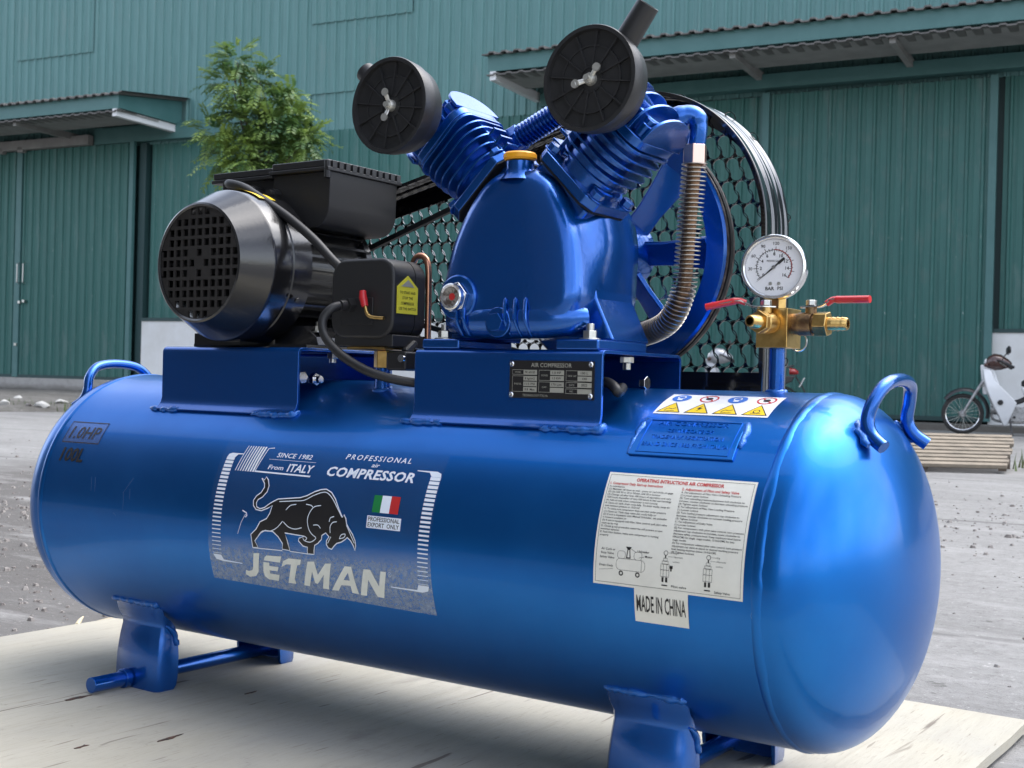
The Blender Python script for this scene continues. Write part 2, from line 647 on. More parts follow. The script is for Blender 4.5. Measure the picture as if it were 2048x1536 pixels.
pl = MB()
pl.prism(ragged(-0.985, -0.69, 0.505, -0.69, 20, 0.001) + ragged(0.505, -0.69, 0.508, 0.53, 22, 0.0016) + ragged(0.508, 0.53, -0.987, 0.53, 26, 0.0016) + ragged(-0.987, 0.53, -0.985, -0.69, 22, 0.0016), -0.013, 0.0)
ply = empty('plywood_sheet', (-0.24, -0.08, -0.02))
tag(ply, 'pale weathered plywood sheet lying under the blue compressor', 'plywood')
obj('board', pl, PLY, ply, off=(0.24, 0.08, 0.02), sm=30)
for x, y, w, l, a in ((-0.555, -0.225, 0.005, 0.022, -4), (-0.31, -0.27, 0.004, 0.020, 3), (-0.36, -0.36, 0.0035, 0.014, 2), (-0.84, -0.26, 0.003, 0.012, 5), (0.105, -0.13, 0.004, 0.022, -6), (-0.1, -0.33, 0.003, 0.018, 4), (-0.4, -0.05, 0.003, 0.012, 3), (0.02, 0.22, 0.003, 0.018, 0)):
    k = MB()
    n = 14
    k.prism([(w * math.cos(2 * math.pi * i / n) * rnd.uniform(0.35, 1.3), l * math.sin(2 * math.pi * i / n) * rnd.uniform(0.55, 1.2)) for i in range(n)], 0.0002, 0.0007, Matrix.Translation((x, y, 0)) @ Matrix.Rotation(R_(a), 4, 'Z'))
    obj('knot', k, KNOT, ply, off=(0.24, 0.08, 0.02), sm=0)
for (a, b_) in (((-0.99, 0.10, -0.004), (-1.06, 0.165, -0.006)), ((-0.985, 0.085, -0.006), (-1.02, 0.10, -0.012)), ((-0.99, 0.2, -0.006), (-1.03, 0.17, -0.012))):
    k = MB().tube([a, (V(a) + V(b_)) / 2 + V((0, 0, 0.002)), b_], [0.005, 0.0035, 0.0015], n=6)
    obj('splinter', k, PLYEDGE, ply, off=(0.24, 0.08, 0.02))
p2 = MB().prism(ragged(-0.55, -0.55, 0.55, -0.55, 10, 0.003) + ragged(0.55, -0.55, 0.55, 0.5, 10, 0.003) + ragged(0.55, 0.5, -0.53, 0.53, 16, 0.004) + ragged(-0.53, 0.53, -0.55, -0.55, 34, 0.006), 0, 0.010)
tag(obj('plywood_sheet', p2, PLY, loc=(1.085, -0.165, -0.02), rot=(0, 0, R_(-3)), sm=30), 'second plywood sheet with a ragged edge at the lower right corner', 'plywood')

# ---- gravel and loose stones on the yard
STONE = mat('grey_stone', (0.30, 0.28, 0.26), 0.85, var=(18, (0.14, 0.12, 0.11), 0.35, 0.65), bump=(60, 0.5, 0.004))
PALE = mat('pale_rubble', (0.5, 0.49, 0.46), 0.85, var=(14, (0.28, 0.27, 0.25), 0.4, 0.7), bump=(40, 0.5, 0.005))


def stone_mesh(seed, sx=1, sy=1, sz=0.7):
    r = random.Random(seed)
    bm = bmesh.new()
    bmesh.ops.create_icosphere(bm, subdivisions=2, radius=0.5)
    for v in bm.verts:
        v.co *= r.uniform(0.86, 1.12)
    ax = [V((r.uniform(-1, 1), r.uniform(-1, 1), r.uniform(-1, 1))).normalized() for _ in range(9)]
    cut = [r.uniform(0.18, 0.40) for _ in ax]
    for v in bm.verts:
        for a, c in zip(ax, cut):
            d = v.co.dot(a)
            if d > c:
                v.co -= a * (d - c) * 0.85
        v.co = V((v.co.x * sx, v.co.y * sy, v.co.z * sz))
    lo = min(v.co.z for v in bm.verts)
    for v in bm.verts:
        v.co.z -= lo
    me = bpy.data.meshes.new('stone')
    bm.to_mesh(me)
    bm.free()
    return me


gv = MB()
rg = random.Random(11)
small = [stone_mesh(50 + i, 1, rg.uniform(0.7, 1.2), rg.uniform(0.4, 0.7)) for i in range(3)]
lowv = []
for i in range(5):
    n = 5
    vs = [(math.cos(2 * math.pi * k / n + i) * rg.uniform(0.35, 0.55), math.sin(2 * math.pi * k / n + i) * rg.uniform(0.35, 0.55), 0) for k in range(n)]
    vs += [(x * 0.6, y * 0.6, rg.uniform(0.28, 0.42)) for x, y, _ in vs]
    fs = [(k, (k + 1) % n, n + (k + 1) % n, n + k) for k in range(n)] + [tuple(range(n, 2 * n))]
    lowv.append((vs, fs))
for cx, cy, sx, sy, num, smin, smax in ((-0.25, 3.2, 0.75, 1.1, 300, 0.008, 0.035), (-0.6, 4.2, 0.8, 0.9, 160, 0.008, 0.03), (0.6, 1.8, 0.7, 0.6, 90, 0.006, 0.016), (-2.6, 1.0, 1.5, 0.9, 2600, 0.005, 0.026), (-1.4, 0.5, 0.5, 0.7, 900, 0.004, 0.016), (0.6, 2.2, 1.0, 1.2, 350, 0.004, 0.014), (-0.4, 3.6, 1.2, 1.4, 500, 0.004, 0.018), (-5, 3, 2.5, 1.4, 260, 0.01, 0.03)):
    for _ in range(num):
        x, y = rg.gauss(cx, sx * 0.6), rg.gauss(cy, sy * 0.6)
        if -1.02 < x < 0.55 and y < 0.56:
            continue
        s = smin + (smax - smin) * rg.random() ** 3
        vs, fs = lowv[rg.randrange(5)]
        gv.add(vs, fs, Matrix.Translation((x, y, -0.0215)) @ Matrix.Rotation(rg.uniform(0, 6.28), 4, 'Z') @ Matrix.Diagonal((s, s * rg.uniform(0.7, 1), s, 1)))
tag(obj('gravel', gv, STONE, sm=0, fix=False), 'loose gravel scattered over the concrete yard', 'gravel', kind='stuff')

rub = [((-13.64, 8.59), 0.20, PALE, 'large pale angular stone under the warehouse plinth, biggest of the rubble'),
       ((-12.19, 7.40), 0.16, PALE, 'flat pale rubble stone at the left picture edge below the plinth'),
       ((-11.85, 7.50), 0.11, STONE, 'small grey rubble stone right of the flat pale one'),
       ((-11.68, 7.55), 0.15, PALE, 'white broken stone in the middle of the rubble row'),
       ((-12.10, 8.10), 0.20, PALE, 'wide whitish rubble lump nearest the blue left handle'),
       ((-12.6, 8.0), 0.12, STONE, 'grey rubble stone behind the rubble row by the plinth')]
for i, ((x, y), s, m, lb) in enumerate(rub):
    me = stone_mesh(20 + i, s * 1.25, s, s * 0.85)
    tag(obj('rubble_stone', me, m, loc=(x, y, -0.015), rot=(0, 0, i * 1.3)), lb, 'stone', 'rubble below the warehouse plinth')

# ---- dirt verge between the yard and the warehouse, low mound with a ragged near edge
def verge_material():
    m, nt, b, tx, mapped, noise, rng, mixc, math_, bump = nodes_for('dirt_verge')
    n1 = noise(mapped((0.4, 1.2, 1), rot=(0, 0, 0.14)), 1.5, 7, 0.65)
    n2 = noise(mapped((1, 1, 1)), 12, 6, 0.7)
    c = mixc(rng(n1, 0.35, 0.65), (0.085, 0.078, 0.068), (0.17, 0.162, 0.15))
    c = mixc(rng(n2, 0.45, 0.7, 0, 0.7), c, (0.05, 0.05, 0.035))
    c = mixc(rng(noise(mapped((1, 1, 1), (5, 2, 0)), 30, 4, 0.7), 0.62, 0.7, 0, 0.8), c, (0.34, 0.33, 0.31))
    nt.links.new(c, b.inputs['Base Color'])
    b.inputs['Roughness'].default_value = 0.95
    bump(n2, 0.8, 0.03)
    return m


rv = random.Random(31)
NS, NV = 90, 14
wob = [rv.uniform(-0.35, 0.35) for _ in range(NS + 1)]
vg = []
for i in range(NS + 1):
    s_l = -30 + 23.5 * i / NS
    near = -8.9 + wob[i] * 0.8 + (0 if i < NS - 8 else (i - NS + 8) * 0.6)
    for j in range(NV + 1):
        t = j / NV
        yl = near + (-0.7 - near) * t
        h = -0.012 + 0.10 * math.sin(math.pi * min(1, t * 3.0) * 0.5) + (rv.uniform(-0.012, 0.012) if 0 < j else -0.02)
        vg.append((-4.484 + s_l * 0.99075 - yl * 0.13572, 16.223 + s_l * 0.13572 + yl * 0.99075, h))
vgm = MB().add(vg, [(i * (NV + 1) + j, (i + 1) * (NV + 1) + j, (i + 1) * (NV + 1) + j + 1, i * (NV + 1) + j + 1) for i in range(NS) for j in range(NV)])
tag(obj('verge', vgm, verge_material(), sm=60, fix=False), kind='structure')

# ---- low kerb strip with grass where the yard meets the warehouse forecourt
GRASS = mat('short_grass', (0.07, 0.13, 0.03), 0.8, var=(8, (0.12, 0.13, 0.05), 0.35, 0.7))
gr = MB()
for _ in range(900):
    q = rg.random()
    if q < 0.75:
        x, y = rg.uniform(-13.6, -9.8), 0
        y = 7.55 + (x + 12) * 0.18 + rg.gauss(0.25, 0.22)
        if rg.random() < 0.45 and x < -11.4:
            continue
    else:
        x, y = rg.gauss(-0.86, 0.07), rg.gauss(7.4, 0.14)
    h = rg.uniform(0.03, 0.09)
    a = rg.uniform(0, 6.28)
    dx, dy = math.cos(a) * 0.008, math.sin(a) * 0.008
    lx, ly = rg.uniform(-0.03, 0.03), rg.uniform(-0.03, 0.03)
    gr.add([(x - dx, y - dy, -0.02), (x + dx, y + dy, -0.02), (x + lx, y + ly, 0.03 + h)], [(0, 1, 2)])
tag(obj('grass', gr, GRASS, sm=0, fix=False), 'tufts of short grass growing among the rubble', 'grass', kind='stuff')

# ---- warehouse (local x along the wall, local y away from the yard)
PHI = R_(7.8)
wh = empty('warehouse', (-4.484, 16.223, -0.02), PHI)
tag(wh, 'long green corrugated steel warehouse with sliding doors and lean-to canopies', 'warehouse')
WO = (0, 0, 0.02)


def sheet_material(name, c1, c2, speck):
    m, nt, b, tx, mapped, noise, rng, mixc, math_, bump = nodes_for(name)
    big = noise(mapped((1, 1, 0.35)), 0.7, 5)
    c = mixc(rng(big, 0.3, 0.7), c1, c2)
    drip = noise(mapped((9, 9, 0.35)), 2.5, 5, 0.65)
    c = mixc(rng(drip, 0.45, 0.75, 0, 0.5), c, tuple(q * 0.6 for q in c1))
    c = mixc(rng(noise(mapped((2.5, 2.5, 0.6), (3, 0, 5)), 1.6, 7, 0.7), 0.55, 0.75, 0, 0.4), c, (0.2, 0.24, 0.23))
    c = mixc(rng(noise(mapped((1, 1, 0.3), (8, 0, 1)), 14, 4, 0.75), 0.66, 0.74, 0, 0.5), c, (0.35, 0.38, 0.37))
    if speck:
        sp = noise(mapped((1, 1, 0.5)), 26, 3, 0.75)
        big2 = noise(mapped((1, 1, 1), (4, 0, 2)), 0.8, 3)
        f = math_('MULTIPLY', rng(sp, 0.66, 0.74), rng(big2, 0.4, 0.62))
        c = mixc(f, c, (0.42, 0.46, 0.44))
        c = mixc(rng(noise(mapped((1, 1, 0.6), (9, 0, 1)), 3.5, 6, 0.7), 0.52, 0.75, 0, 0.35), c, (0.16, 0.17, 0.16))
    nt.links.new(c, b.inputs['Base Color'])
    b.inputs['Roughness'].default_value = 0.48
    b.inputs['Specular IOR Level'].default_value = 0.35
    return m


SHEET = sheet_material('teal_wall_sheet', (0.108, 0.235, 0.226), (0.13, 0.265, 0.258), False)
DOORM = sheet_material('green_door_sheet', (0.038, 0.135, 0.118), (0.048, 0.15, 0.132), False)
DOORS = sheet_material('green_door_sheet_spattered', (0.038, 0.130, 0.116), (0.050, 0.15, 0.132), True)
TRIM = mat('green_flashing', (0.05, 0.14, 0.135), 0.5, var=(3, (0.07, 0.17, 0.165), 0.3, 0.7))
DTRIM = mat('dark_green_steel', (0.018, 0.05, 0.05), 0.55)
ROOFE = mat('weathered_roof_sheet', (0.16, 0.15, 0.14), 0.7, var=(5, (0.1, 0.095, 0.09), 0.3, 0.7))
SOFF = mat('dusty_soffit', (0.30, 0.295, 0.28), 0.75, var=(3, (0.22, 0.215, 0.205), 0.3, 0.7))
WHITEW = mat('white_painted_wall', (0.74, 0.74, 0.73), 0.75, var=(2.5, (0.64, 0.63, 0.6), 0.35, 0.75))
WHITES = mat('white_painted_steel', (0.7, 0.7, 0.7), 0.5)


def plinth_material():
    m, nt, b, tx, mapped, noise, rng, mixc, math_, bump = nodes_for('stained_plinth')
    n = noise(mapped((1, 1, 3)), 1.2, 7, 0.65)
    sep = nt.nodes.new('ShaderNodeSeparateXYZ')
    nt.links.new(tx, sep.inputs[0])
    hgt = math_('ADD', sep.outputs['Z'], math_('MULTIPLY', n, 0.22))
    c = mixc(rng(hgt, 0.34, 0.22), (0.40, 0.385, 0.36), (0.13, 0.12, 0.105))
    c = mixc(rng(noise(mapped((1, 1, 1)), 9, 5), 0.45, 0.75, 0, 0.5), c, (0.2, 0.19, 0.17))
    nt.links.new(c, b.inputs['Base Color'])
    b.inputs['Roughness'].default_value = 0.9
    return m


PLINTH = plinth_material()
RP = 0.205


def rib_sheet(width_ribs, h, depth=0.03):
    """corrugated sheet, trapezoid ribs every 0.205 m, front at y=0, ribs stand towards -y; has real thickness"""
    prof = []
    for i in range(width_ribs):
        x = i * RP
        prof += [(x, 0), (x + 0.060, 0), (x + 0.075, -depth), (x + 0.105, -depth), (x + 0.120, 0), (x + 0.160, 0), (x + 0.164, -0.007), (x + 0.176, -0.007), (x + 0.180, 0)]
    prof.append((width_ribs * RP, 0))
    m = MB()
    n = len(prof)
    vs = []
    for zz in (0, h):
        vs += [(x, y, zz) for x, y in prof] + [(x, y + 0.006, zz) for x, y in prof]
    fs = []
    for i in range(n - 1):
        fs += [(i, i + 1, 2 * n + i + 1, 2 * n + i), (n + i, 3 * n + i, 3 * n + i + 1, n + i + 1), (i, n + i, n + i + 1, i + 1), (2 * n + i, 2 * n + i + 1, 3 * n + i + 1, 3 * n + i)]
    fs += [(0, 2 * n, 3 * n, n), (n - 1, 2 * n - 1, 4 * n - 1, 3 * n - 1)]
    m.add(vs, fs)
    return m.mesh('corrugated_sheet', sm=0)


_sheets = {}


def sheet(name, s, y, z0, z1, ribs, material, parent, tilt=0.0):
    key = (ribs, round(z1 - z0, 3), material.name)
    if key not in _sheets:
        _sheets[key] = rib_sheet(ribs, z1 - z0)
        _sheets[key].materials.append(material)
    o = obj(name, _sheets[key], None, parent, loc=(s, y, z0), rot=(tilt, 0, 0))
    return o


# solid wall behind the cladding
w = MB().box((-6, 0.25, 5.2), (52, 0.3, 10.4))
obj('wall_core', w, DTRIM, wh, off=WO, sm=0)
W5 = 5 * RP
s = -23.6
while s < 12:
    e = s + W5
    mid = (s + e) / 2
    if -17.7 < mid < -15.2:
        sheet('wall_sheet', s, 0.045, 4.75, 6.66, 5, SHEET, wh)
        sheet('wall_sheet', s, 0.022, 6.63, 10.4, 5, SHEET, wh)
    elif -10.6 < mid < -8.0:
        sheet('wall_sheet', s, 0.060, 4.75, 5.43, 5, SHEET, wh)
        sheet('wall_sheet', s, 0.036, 5.4, 6.65, 5, SHEET, wh)
        sheet('wall_sheet', s, 0.012, 6.62, 10.4, 5, SHEET, wh)
    else:
        sheet('wall_sheet', s, 0.04 + rnd.uniform(-0.004, 0.004), 4.75, 10.4, 5, SHEET, wh)
    s = e
s = -13.85
while s < -5.4:
    sheet('wall_sheet', s, 0.04, 1.45, 4.75, 5, DOORM, wh)
    s += W5
s = 1.1
while s < 12:
    sheet('wall_sheet', s, 0.03, 1.32, 4.75, 5, DOORM, wh)
    s += W5
# white masonry base, flashing and plinths
obj('masonry_base', MB().box((-9.6, 0.02, 0.72), (8.6, 0.2, 1.40)), WHITEW, wh, off=WO, sm=0)
obj('masonry_base', MB().box((6.6, 0.02, 0.66), (11.2, 0.2, 1.26)), WHITEW, wh, off=WO, sm=0)
obj('flashing', MB().box((-9.7, -0.02, 1.45), (8.4, 0.16, 0.06)), DTRIM, wh, off=WO, sm=0)
obj('flashing', MB().box((6.6, -0.02, 1.315), (11.2, 0.16, 0.05)), DTRIM, wh, off=WO, sm=0)
obj('plinth', MB().box((-19.0, -0.35, 0.13), (12.6, 0.9, 0.34)), PLINTH, wh, off=WO, sm=0)
obj('plinth', MB().box((-9.3, -0.3, 0.03), (6.8, 0.8, 0.12)), PLINTH, wh, off=WO, sm=0)
obj('plinth', MB().box((3.5, -0.45, 0.02), (18.6, 1.1, 0.08)), PLINTH, wh, off=WO, sm=0)


def sliding_door(s0, ribs, z0, z1, material, y=-0.12):
    d = obj('sliding_door', MB().box((s0 + ribs * RP / 2, y + 0.06, (z0 + z1) / 2), (ribs * RP - 0.02, 0.04, z1 - z0)), DTRIM, wh, off=WO, sm=0)
    k = 0
    s = s0
    while k < ribs:
        n = min(5, ribs - k)
        sheet('door_sheet', s, y, z0 + 0.02, z1, n, material, d)
        s += n * RP
        k += n
    for x in (s0 - 0.01, s0 + ribs * RP + 0.01):
        obj('stile', MB().box((x, y - 0.015, (z0 + z1) / 2), (0.10, 0.07, z1 - z0)), TRIM, d, off=WO, sm=0)
    obj('bottom_rail', MB().box((s0 + ribs * RP / 2, y - 0.012, z0 + 0.02), (ribs * RP - 0.1, 0.05, 0.06)), DTRIM, d, off=WO, sm=0)
    return d


ld = sliding_door(-17.05, 14, 0.31, 4.78, DOORM)
ld2 = sliding_door(-20.2, 15, 0.31, 4.78, DOORM, -0.11)
for x, z in ((-17.02, 2.35), (-16.86, 2.35)):
    obj('door_handle', MB().tube([(x, -0.17, z - 0.2), (x, -0.22, z - 0.18), (x, -0.22, z + 0.18), (x, -0.17, z + 0.2)], 0.014, n=8), STEEL, ld, off=WO)
for x, z in ((-16.98, 1.78), (-16.86, 1.8), (-17.05, 0.95)):
    obj('door_latch', MB().box((x, -0.17, z), (0.06, 0.06, 0.05)), STEEL, ld, off=WO, sm=0)
sliding_door(-2.10, 15, 0.10, 4.72, DOORS)
sliding_door(-5.25, 15, 0.10, 4.72, DOORM, -0.02)
obj('door_post', MB().box((-5.36, -0.02, 2.4), (0.16, 0.2, 4.7)), DTRIM, wh, off=WO, sm=0)
obj('door_post', MB().box((-14.0, 0.02, 2.5), (0.16, 0.14, 4.5)), DTRIM, wh, off=WO, sm=0)
# rails above the doors
obj('door_rail', MB().box((-19.2, -0.18, 4.86), (8.0, 0.14, 0.18)), SOFF, wh, off=WO, sm=0)
obj('lintel', MB().box((-13.3, -0.07, 4.92), (3.7, 0.14, 0.3)), TRIM, wh, off=WO, sm=0)
obj('lintel', MB().box((3.2, -0.12, 4.88), (17.8, 0.22, 0.2)), TRIM, wh, off=WO, sm=0)
for x in (-17.55, -17.0):
    obj('door_hanger', MB().box((x, -0.2, 4.77), (0.14, 0.1, 0.1)), SOFF, wh, off=WO, sm=0)


def canopy(s0, s1, end_white):
    top, bot = 5.26, 5.02
    c = obj('canopy', MB().box(((s0 + s1) / 2, -1.6, (top + bot) / 2), (s1 - s0, 0.03, top - bot)), TRIM, wh, off=WO, sm=0)   # fascia
    # corrugated roof sheet rising to the wall, its front lip showing as teeth
    prof = []
    x = s0 - 0.06
    while x < s1 + 0.06:
        prof += [(x, 0.0), (x + 0.10, 0.0), (x + 0.12, 0.03), (x + 0.185, 0.03)]
        x += RP
    n = len(prof)
    vs = []
    for yy, zz in ((-1.70, 5.265), (0.03, 5.50)):
        vs += [(px, yy, zz + pz) for px, pz in prof] + [(px, yy, zz + pz - 0.02) for px, pz in prof]
    fs = []
    for i in range(n - 1):
        fs += [(i, i + 1, 2 * n + i + 1, 2 * n + i), (n + i, 3 * n + i, 3 * n + i + 1, n + i + 1), (i, n + i, n + i + 1, i + 1)]
    obj('roof_sheet', MB().add(vs, fs), ROOFE, c, off=WO, sm=0)
    # soffit with a toothed front edge
    prof = []
    x = s0
    while x < s1:
        prof += [(x, 0.0), (x + 0.10, 0.0), (x + 0.12, 0.018), (x + 0.185, 0.018)]
        x += RP
    n = len(prof)
    vs = []
    for yy, zz in ((-1.64, 4.955), (-1.15, 4.985)):
        vs += [(px, yy, zz + pz) for px, pz in prof] + [(px, yy, zz + pz + 0.02) for px, pz in prof]
    fs = []
    for i in range(n - 1):
        fs += [(i, i + 1, 2 * n + i + 1, 2 * n + i), (n + i, 3 * n + i, 3 * n + i + 1, n + i + 1), (i, n + i, n + i + 1, i + 1)]
    obj('soffit_edge', MB().add(vs, fs), ROOFE, c, off=WO, sm=0)
    obj('soffit', MB().box(((s0 + s1) / 2, -1.05, 4.995), (s1 - s0 - 0.04, 0.9, 0.03)), SOFF, c, off=WO, sm=0)
    for se, sg in ((s0, 1), (s1, -1)):
        poly = [(-1.6, 5.03), (-0.02, 5.03), (-0.02, 5.48), (-1.6, 5.25)]
        obj('end_panel', MB().prism(poly, se + sg * 0.0, se + sg * 0.03, YZX), TRIM, c, off=WO, sm=0)
        obj('bracket', MB().box((se + sg * 0.09, -0.84, 4.955), (0.10, 1.55, 0.13)), WHITES if end_white else SOFF, c, off=WO, sm=0)
    x = s0 + 1.6
    while x < s1 - 1:
        obj('bracket', MB().box((x, -0.8, 4.96), (0.08, 1.5, 0.12)), SOFF, c, off=WO, sm=0)
        x += 2.1
    return c


canopy(-21.5, -13.12, True)
canopy(-5.90, 9.0, True)

# ---- the shop front the photographer stands before: it shades the near side of everything
SHOPW = mat('shop_render', (0.085, 0.088, 0.088), 0.8, var=(1.5, (0.07, 0.072, 0.072), 0.35, 0.7))
SHOPD = mat('shop_shutter', (0.025, 0.027, 0.03), 0.6)
sh = empty('shop_building', (-10, -4.5, -0.02))
tag(sh, 'long plain shop block with dark shutters behind the photographer', 'building')
SO = (10, 4.5, 0.02)
obj('wall', MB().box((-10.6, -4.5, 2.45), (23, 4.0, 4.9)), SHOPW, sh, off=SO, sm=0)
obj('eave', MB().box((-10.6, -4.4, 4.98), (23.4, 4.1, 0.16)), SHOPW, sh, off=SO, sm=0)
for x in (-19, -15, -11, -7, -3):
    obj('shutter', MB().box((x, -2.49, 1.6), (3.2, 0.05, 3.2)), SHOPD, sh, off=SO, sm=0)

# ================================================================== AIR COMPRESSOR
# every length below is measured from the tank's axis (x along the tank, y away from the viewer, z up)
RT = 0.19
XL, XR = -0.692, 0.411
DA = 0.1
OFF = (0, 0, 0.252)
root = empty('air_compressor', (0, 0, 0))
tag(root, 'large blue belt driven air compressor with horizontal tank standing on plywood', 'air compressor')


def part(name, data, m, parent=None, **k):
    return obj(name, data, m, parent or root, off=OFF, **k)


# ---- tank
prof = []
N = 26
for i in range(N + 1):
    a = math.pi / 2 * i / N
    prof.append((XL - 0.008 - DA * math.cos(a), RT * math.sin(a)))
prof += [(XL - 0.004, RT + 0.0004), (XL + 0.001, RT)]
for i in range(1, 24):
    prof.append((XL + (XR - XL) * i / 24, RT))
prof += [(XR - 0.001, RT), (XR + 0.004, RT + 0.0004)]
for i in range(N + 1):
    a = math.pi / 2 * (1 - i / N)
    prof.append((XR + 0.008 + DA * math.cos(a), RT * math.sin(a)))
tank = part('tank', MB().lathe(prof, (0, 0, 0), (1, 0, 0), 220), TANK, sm=60)


def weld(path, r, seed, flat=0.6, step=0.004, m=None, parent=None, jit=0.35):
    """lumpy weld bead along a path"""
    r_ = random.Random(seed)
    path = [V(q) for q in path]
    pts = []
    for a, b in zip(path[:-1], path[1:]):
        k = max(1, int((b - a).length / step))
        for i in range(k):
            pts.append(a + (b - a) * i / k)
    pts.append(path[-1])
    rs = []
    w = 1.0
    for i in range(len(pts)):
        w = 0.6 * w + 0.4 * r_.uniform(1 - jit * 1.6, 1 + jit * 1.6)
        rs.append(r * max(0.35, w))
    rs[0] *= 0.5
    rs[-1] *= 0.5
    pts = [q + V((r_.uniform(-1, 1), r_.uniform(-1, 1), r_.uniform(-1, 1))) * r * 0.25 for q in pts]
    return part('weld_bead', MB().tube(pts, rs, n=8), m or WELD, parent or root, sm=70)


def cylp(x, ang, r=RT):
    """point on the tank: ang 0 faces the viewer, 90 is the top"""
    a = R_(ang)
    return V((x, -r * math.cos(a), r * math.sin(a)))


for xs, sg, seed in ((XL, -1, 1), (XR, 1, 2)):
    r_ = random.Random(seed)
    n = 200
    m = MB()
    prof4 = [(-0.0065, -0.0010), (-0.004, 0.0007), (0.0, 0.0013), (0.004, 0.0009), (0.0070, -0.0010)]
    rows = []
    w = 0
    for i in range(n):
        a = 2 * math.pi * i / n
        w = 0.72 * w + 0.28 * r_.uniform(-1, 1)
        rows.append([(xs + sg * 0.003 + t * (1 + 0.35 * w) + 0.0007 * w, -(RT + q * (1 + 0.3 * w)) * math.cos(a), (RT + q * (1 + 0.3 * w)) * math.sin(a)) for t, q in prof4])
    vs = [q for r in rows for q in r]
    fs = [(i * 5 + k, ((i + 1) % n) * 5 + k, ((i + 1) % n) * 5 + k + 1, i * 5 + k + 1) for i in range(n) for k in range(4)]
    part('weld_seam', m.add(vs, fs), TANK, tank, sm=70)

# ---- lifting handles on the domes
for sg, xb in ((1, 0.474), (-1, -0.760)):
    path = smooth_path([(xb + sg * 0.020, -0.072, 0.138), (xb + sg * 0.006, -0.067, 0.149), (xb, -0.064, 0.164), (xb + sg * 0.004, -0.058, 0.184), (xb + sg * 0.010, -0.038, 0.201), (xb + sg * 0.012, 0.0, 0.206), (xb + sg * 0.010, 0.038, 0.201), (xb + sg * 0.004, 0.058, 0.184), (xb, 0.064, 0.164), (xb + sg * 0.006, 0.067, 0.149), (xb + sg * 0.020, 0.072, 0.138)], 6)
    h = part('lifting_handle', MB().tube(path, 0.0072, n=10, ref=(1, 0, 0)), BLUE, sm=50)
    for s2 in (-1, 1):
        weld([(xb - sg * 0.012, s2 * 0.058, 0.161), (xb - sg * 0.006, s2 * 0.070, 0.152), (xb + sg * 0.006, s2 * 0.079, 0.140)], 0.005, 30 + s2 + sg, parent=h)

# ---- feet and their tie bars
for fx0, fx1, bx in ((-0.590, -0.493, -0.556), (0.222, 0.318, 0.248)):
    for sg in (-1, 1):
        m = MB()
        # lofted U channel: sections follow the plate down from the tank to the ground
        secs = []
        for z, y, hw, dp in ((-0.131, 0.1385, 0.049, 0.004), (-0.145, 0.1340, 0.0485, 0.006), (-0.156, 0.1285, 0.0455, 0.016), (-0.164, 0.1290, 0.0445, 0.024), (-0.18, 0.1325, 0.0455, 0.032), (-0.205, 0.1355, 0.047, 0.036), (-0.232, 0.1365, 0.0475, 0.036), (-0.246, 0.1365, 0.047, 0.034), (-0.252, 0.1360, 0.0455, 0.030)):
            xc = (fx0 + fx1) / 2
            t = 0.0045
            ring = [(-hw, dp), (-hw, 0.006), (-hw + 0.006, 0), (hw - 0.006, 0), (hw, 0.006), (hw, dp), (hw - t, dp), (hw - t, 0.008), (hw - 0.008, t), (-hw + 0.008, t), (-hw + t, 0.008), (-hw + t, dp)]
            secs.append([(xc + a, sg * (y - b), z) for a, b in ring])
        f = part('foot', m.loft(secs), BLUE, sm=50)
        weld([(fx0 - 0.001, sg * 0.139, -0.129), ((fx0 + fx1) / 2, sg * 0.1395, -0.1285), (fx1 + 0.002, sg * 0.139, -0.129)], 0.0042, 60 + int(fx0 * 100) + sg, parent=f, jit=0.5)
        if sg < 0:
            weld([(fx1 - 0.002, -0.122, -0.16), (fx1 - 0.001, -0.108, -0.172), (fx1 - 0.001, -0.103, -0.19)], 0.0035, 90, parent=f, jit=0.6)
    b = part('tie_bar', MB().cyl((bx, -0.2, -0.239), (bx, 0.142, -0.239), 0.0108, n=28), BLUE, sm=40, bevel=0.0008)
    part('collar', MB().cyl((bx, -0.148, -0.239), (bx, -0.1385, -0.239), 0.0135, n=20), BLUE, b, bevel=0.001)

# ---- bent sheet saddles that carry motor and pump
saddles = []
for x0, x1 in ((-0.520, -0.257), (-0.064, 0.198)):
    po = []
    po += [(-0.131, 0.1435), (-0.1275, 0.147), (-0.1225, 0.153), (-0.1205, 0.160)]
    for i in range(6):
        a = R_(180 - 90 * i / 5)
        po.append((-0.1125 + 0.0085 * math.cos(a) + 0.0002, 0.2225 + 0.0085 * math.sin(a)))
    for i in range(6):
        a = R_(90 - 90 * i / 5)
        po.append((0.0595 + 0.0085 * math.cos(a), 0.2225 + 0.0085 * math.sin(a)))
    po += [(0.068, 0.18), (0.072, 0.1765)]
    sdl = part('saddle', MB().prism(thick(po, -0.004), x0, x1, YZX), BLUE, sm=30, bevel=0.0008)
    saddles.append(sdl)
    sd = int(x0 * 1000)
    weld([(x0 - 0.014, -0.1265, 0.143), (x0 + 0.03, -0.1275, 0.1425), (x0 + 0.05, -0.1265, 0.1435)], 0.0036, sd, parent=sdl, jit=0.5)
    weld([(x1 - 0.075, -0.1275, 0.1425), (x1 - 0.03, -0.1285, 0.142), (x1 + 0.002, -0.1265, 0.1435), (x1 + 0.004, -0.120, 0.149)], 0.0040, sd + 1, parent=sdl, jit=0.5)


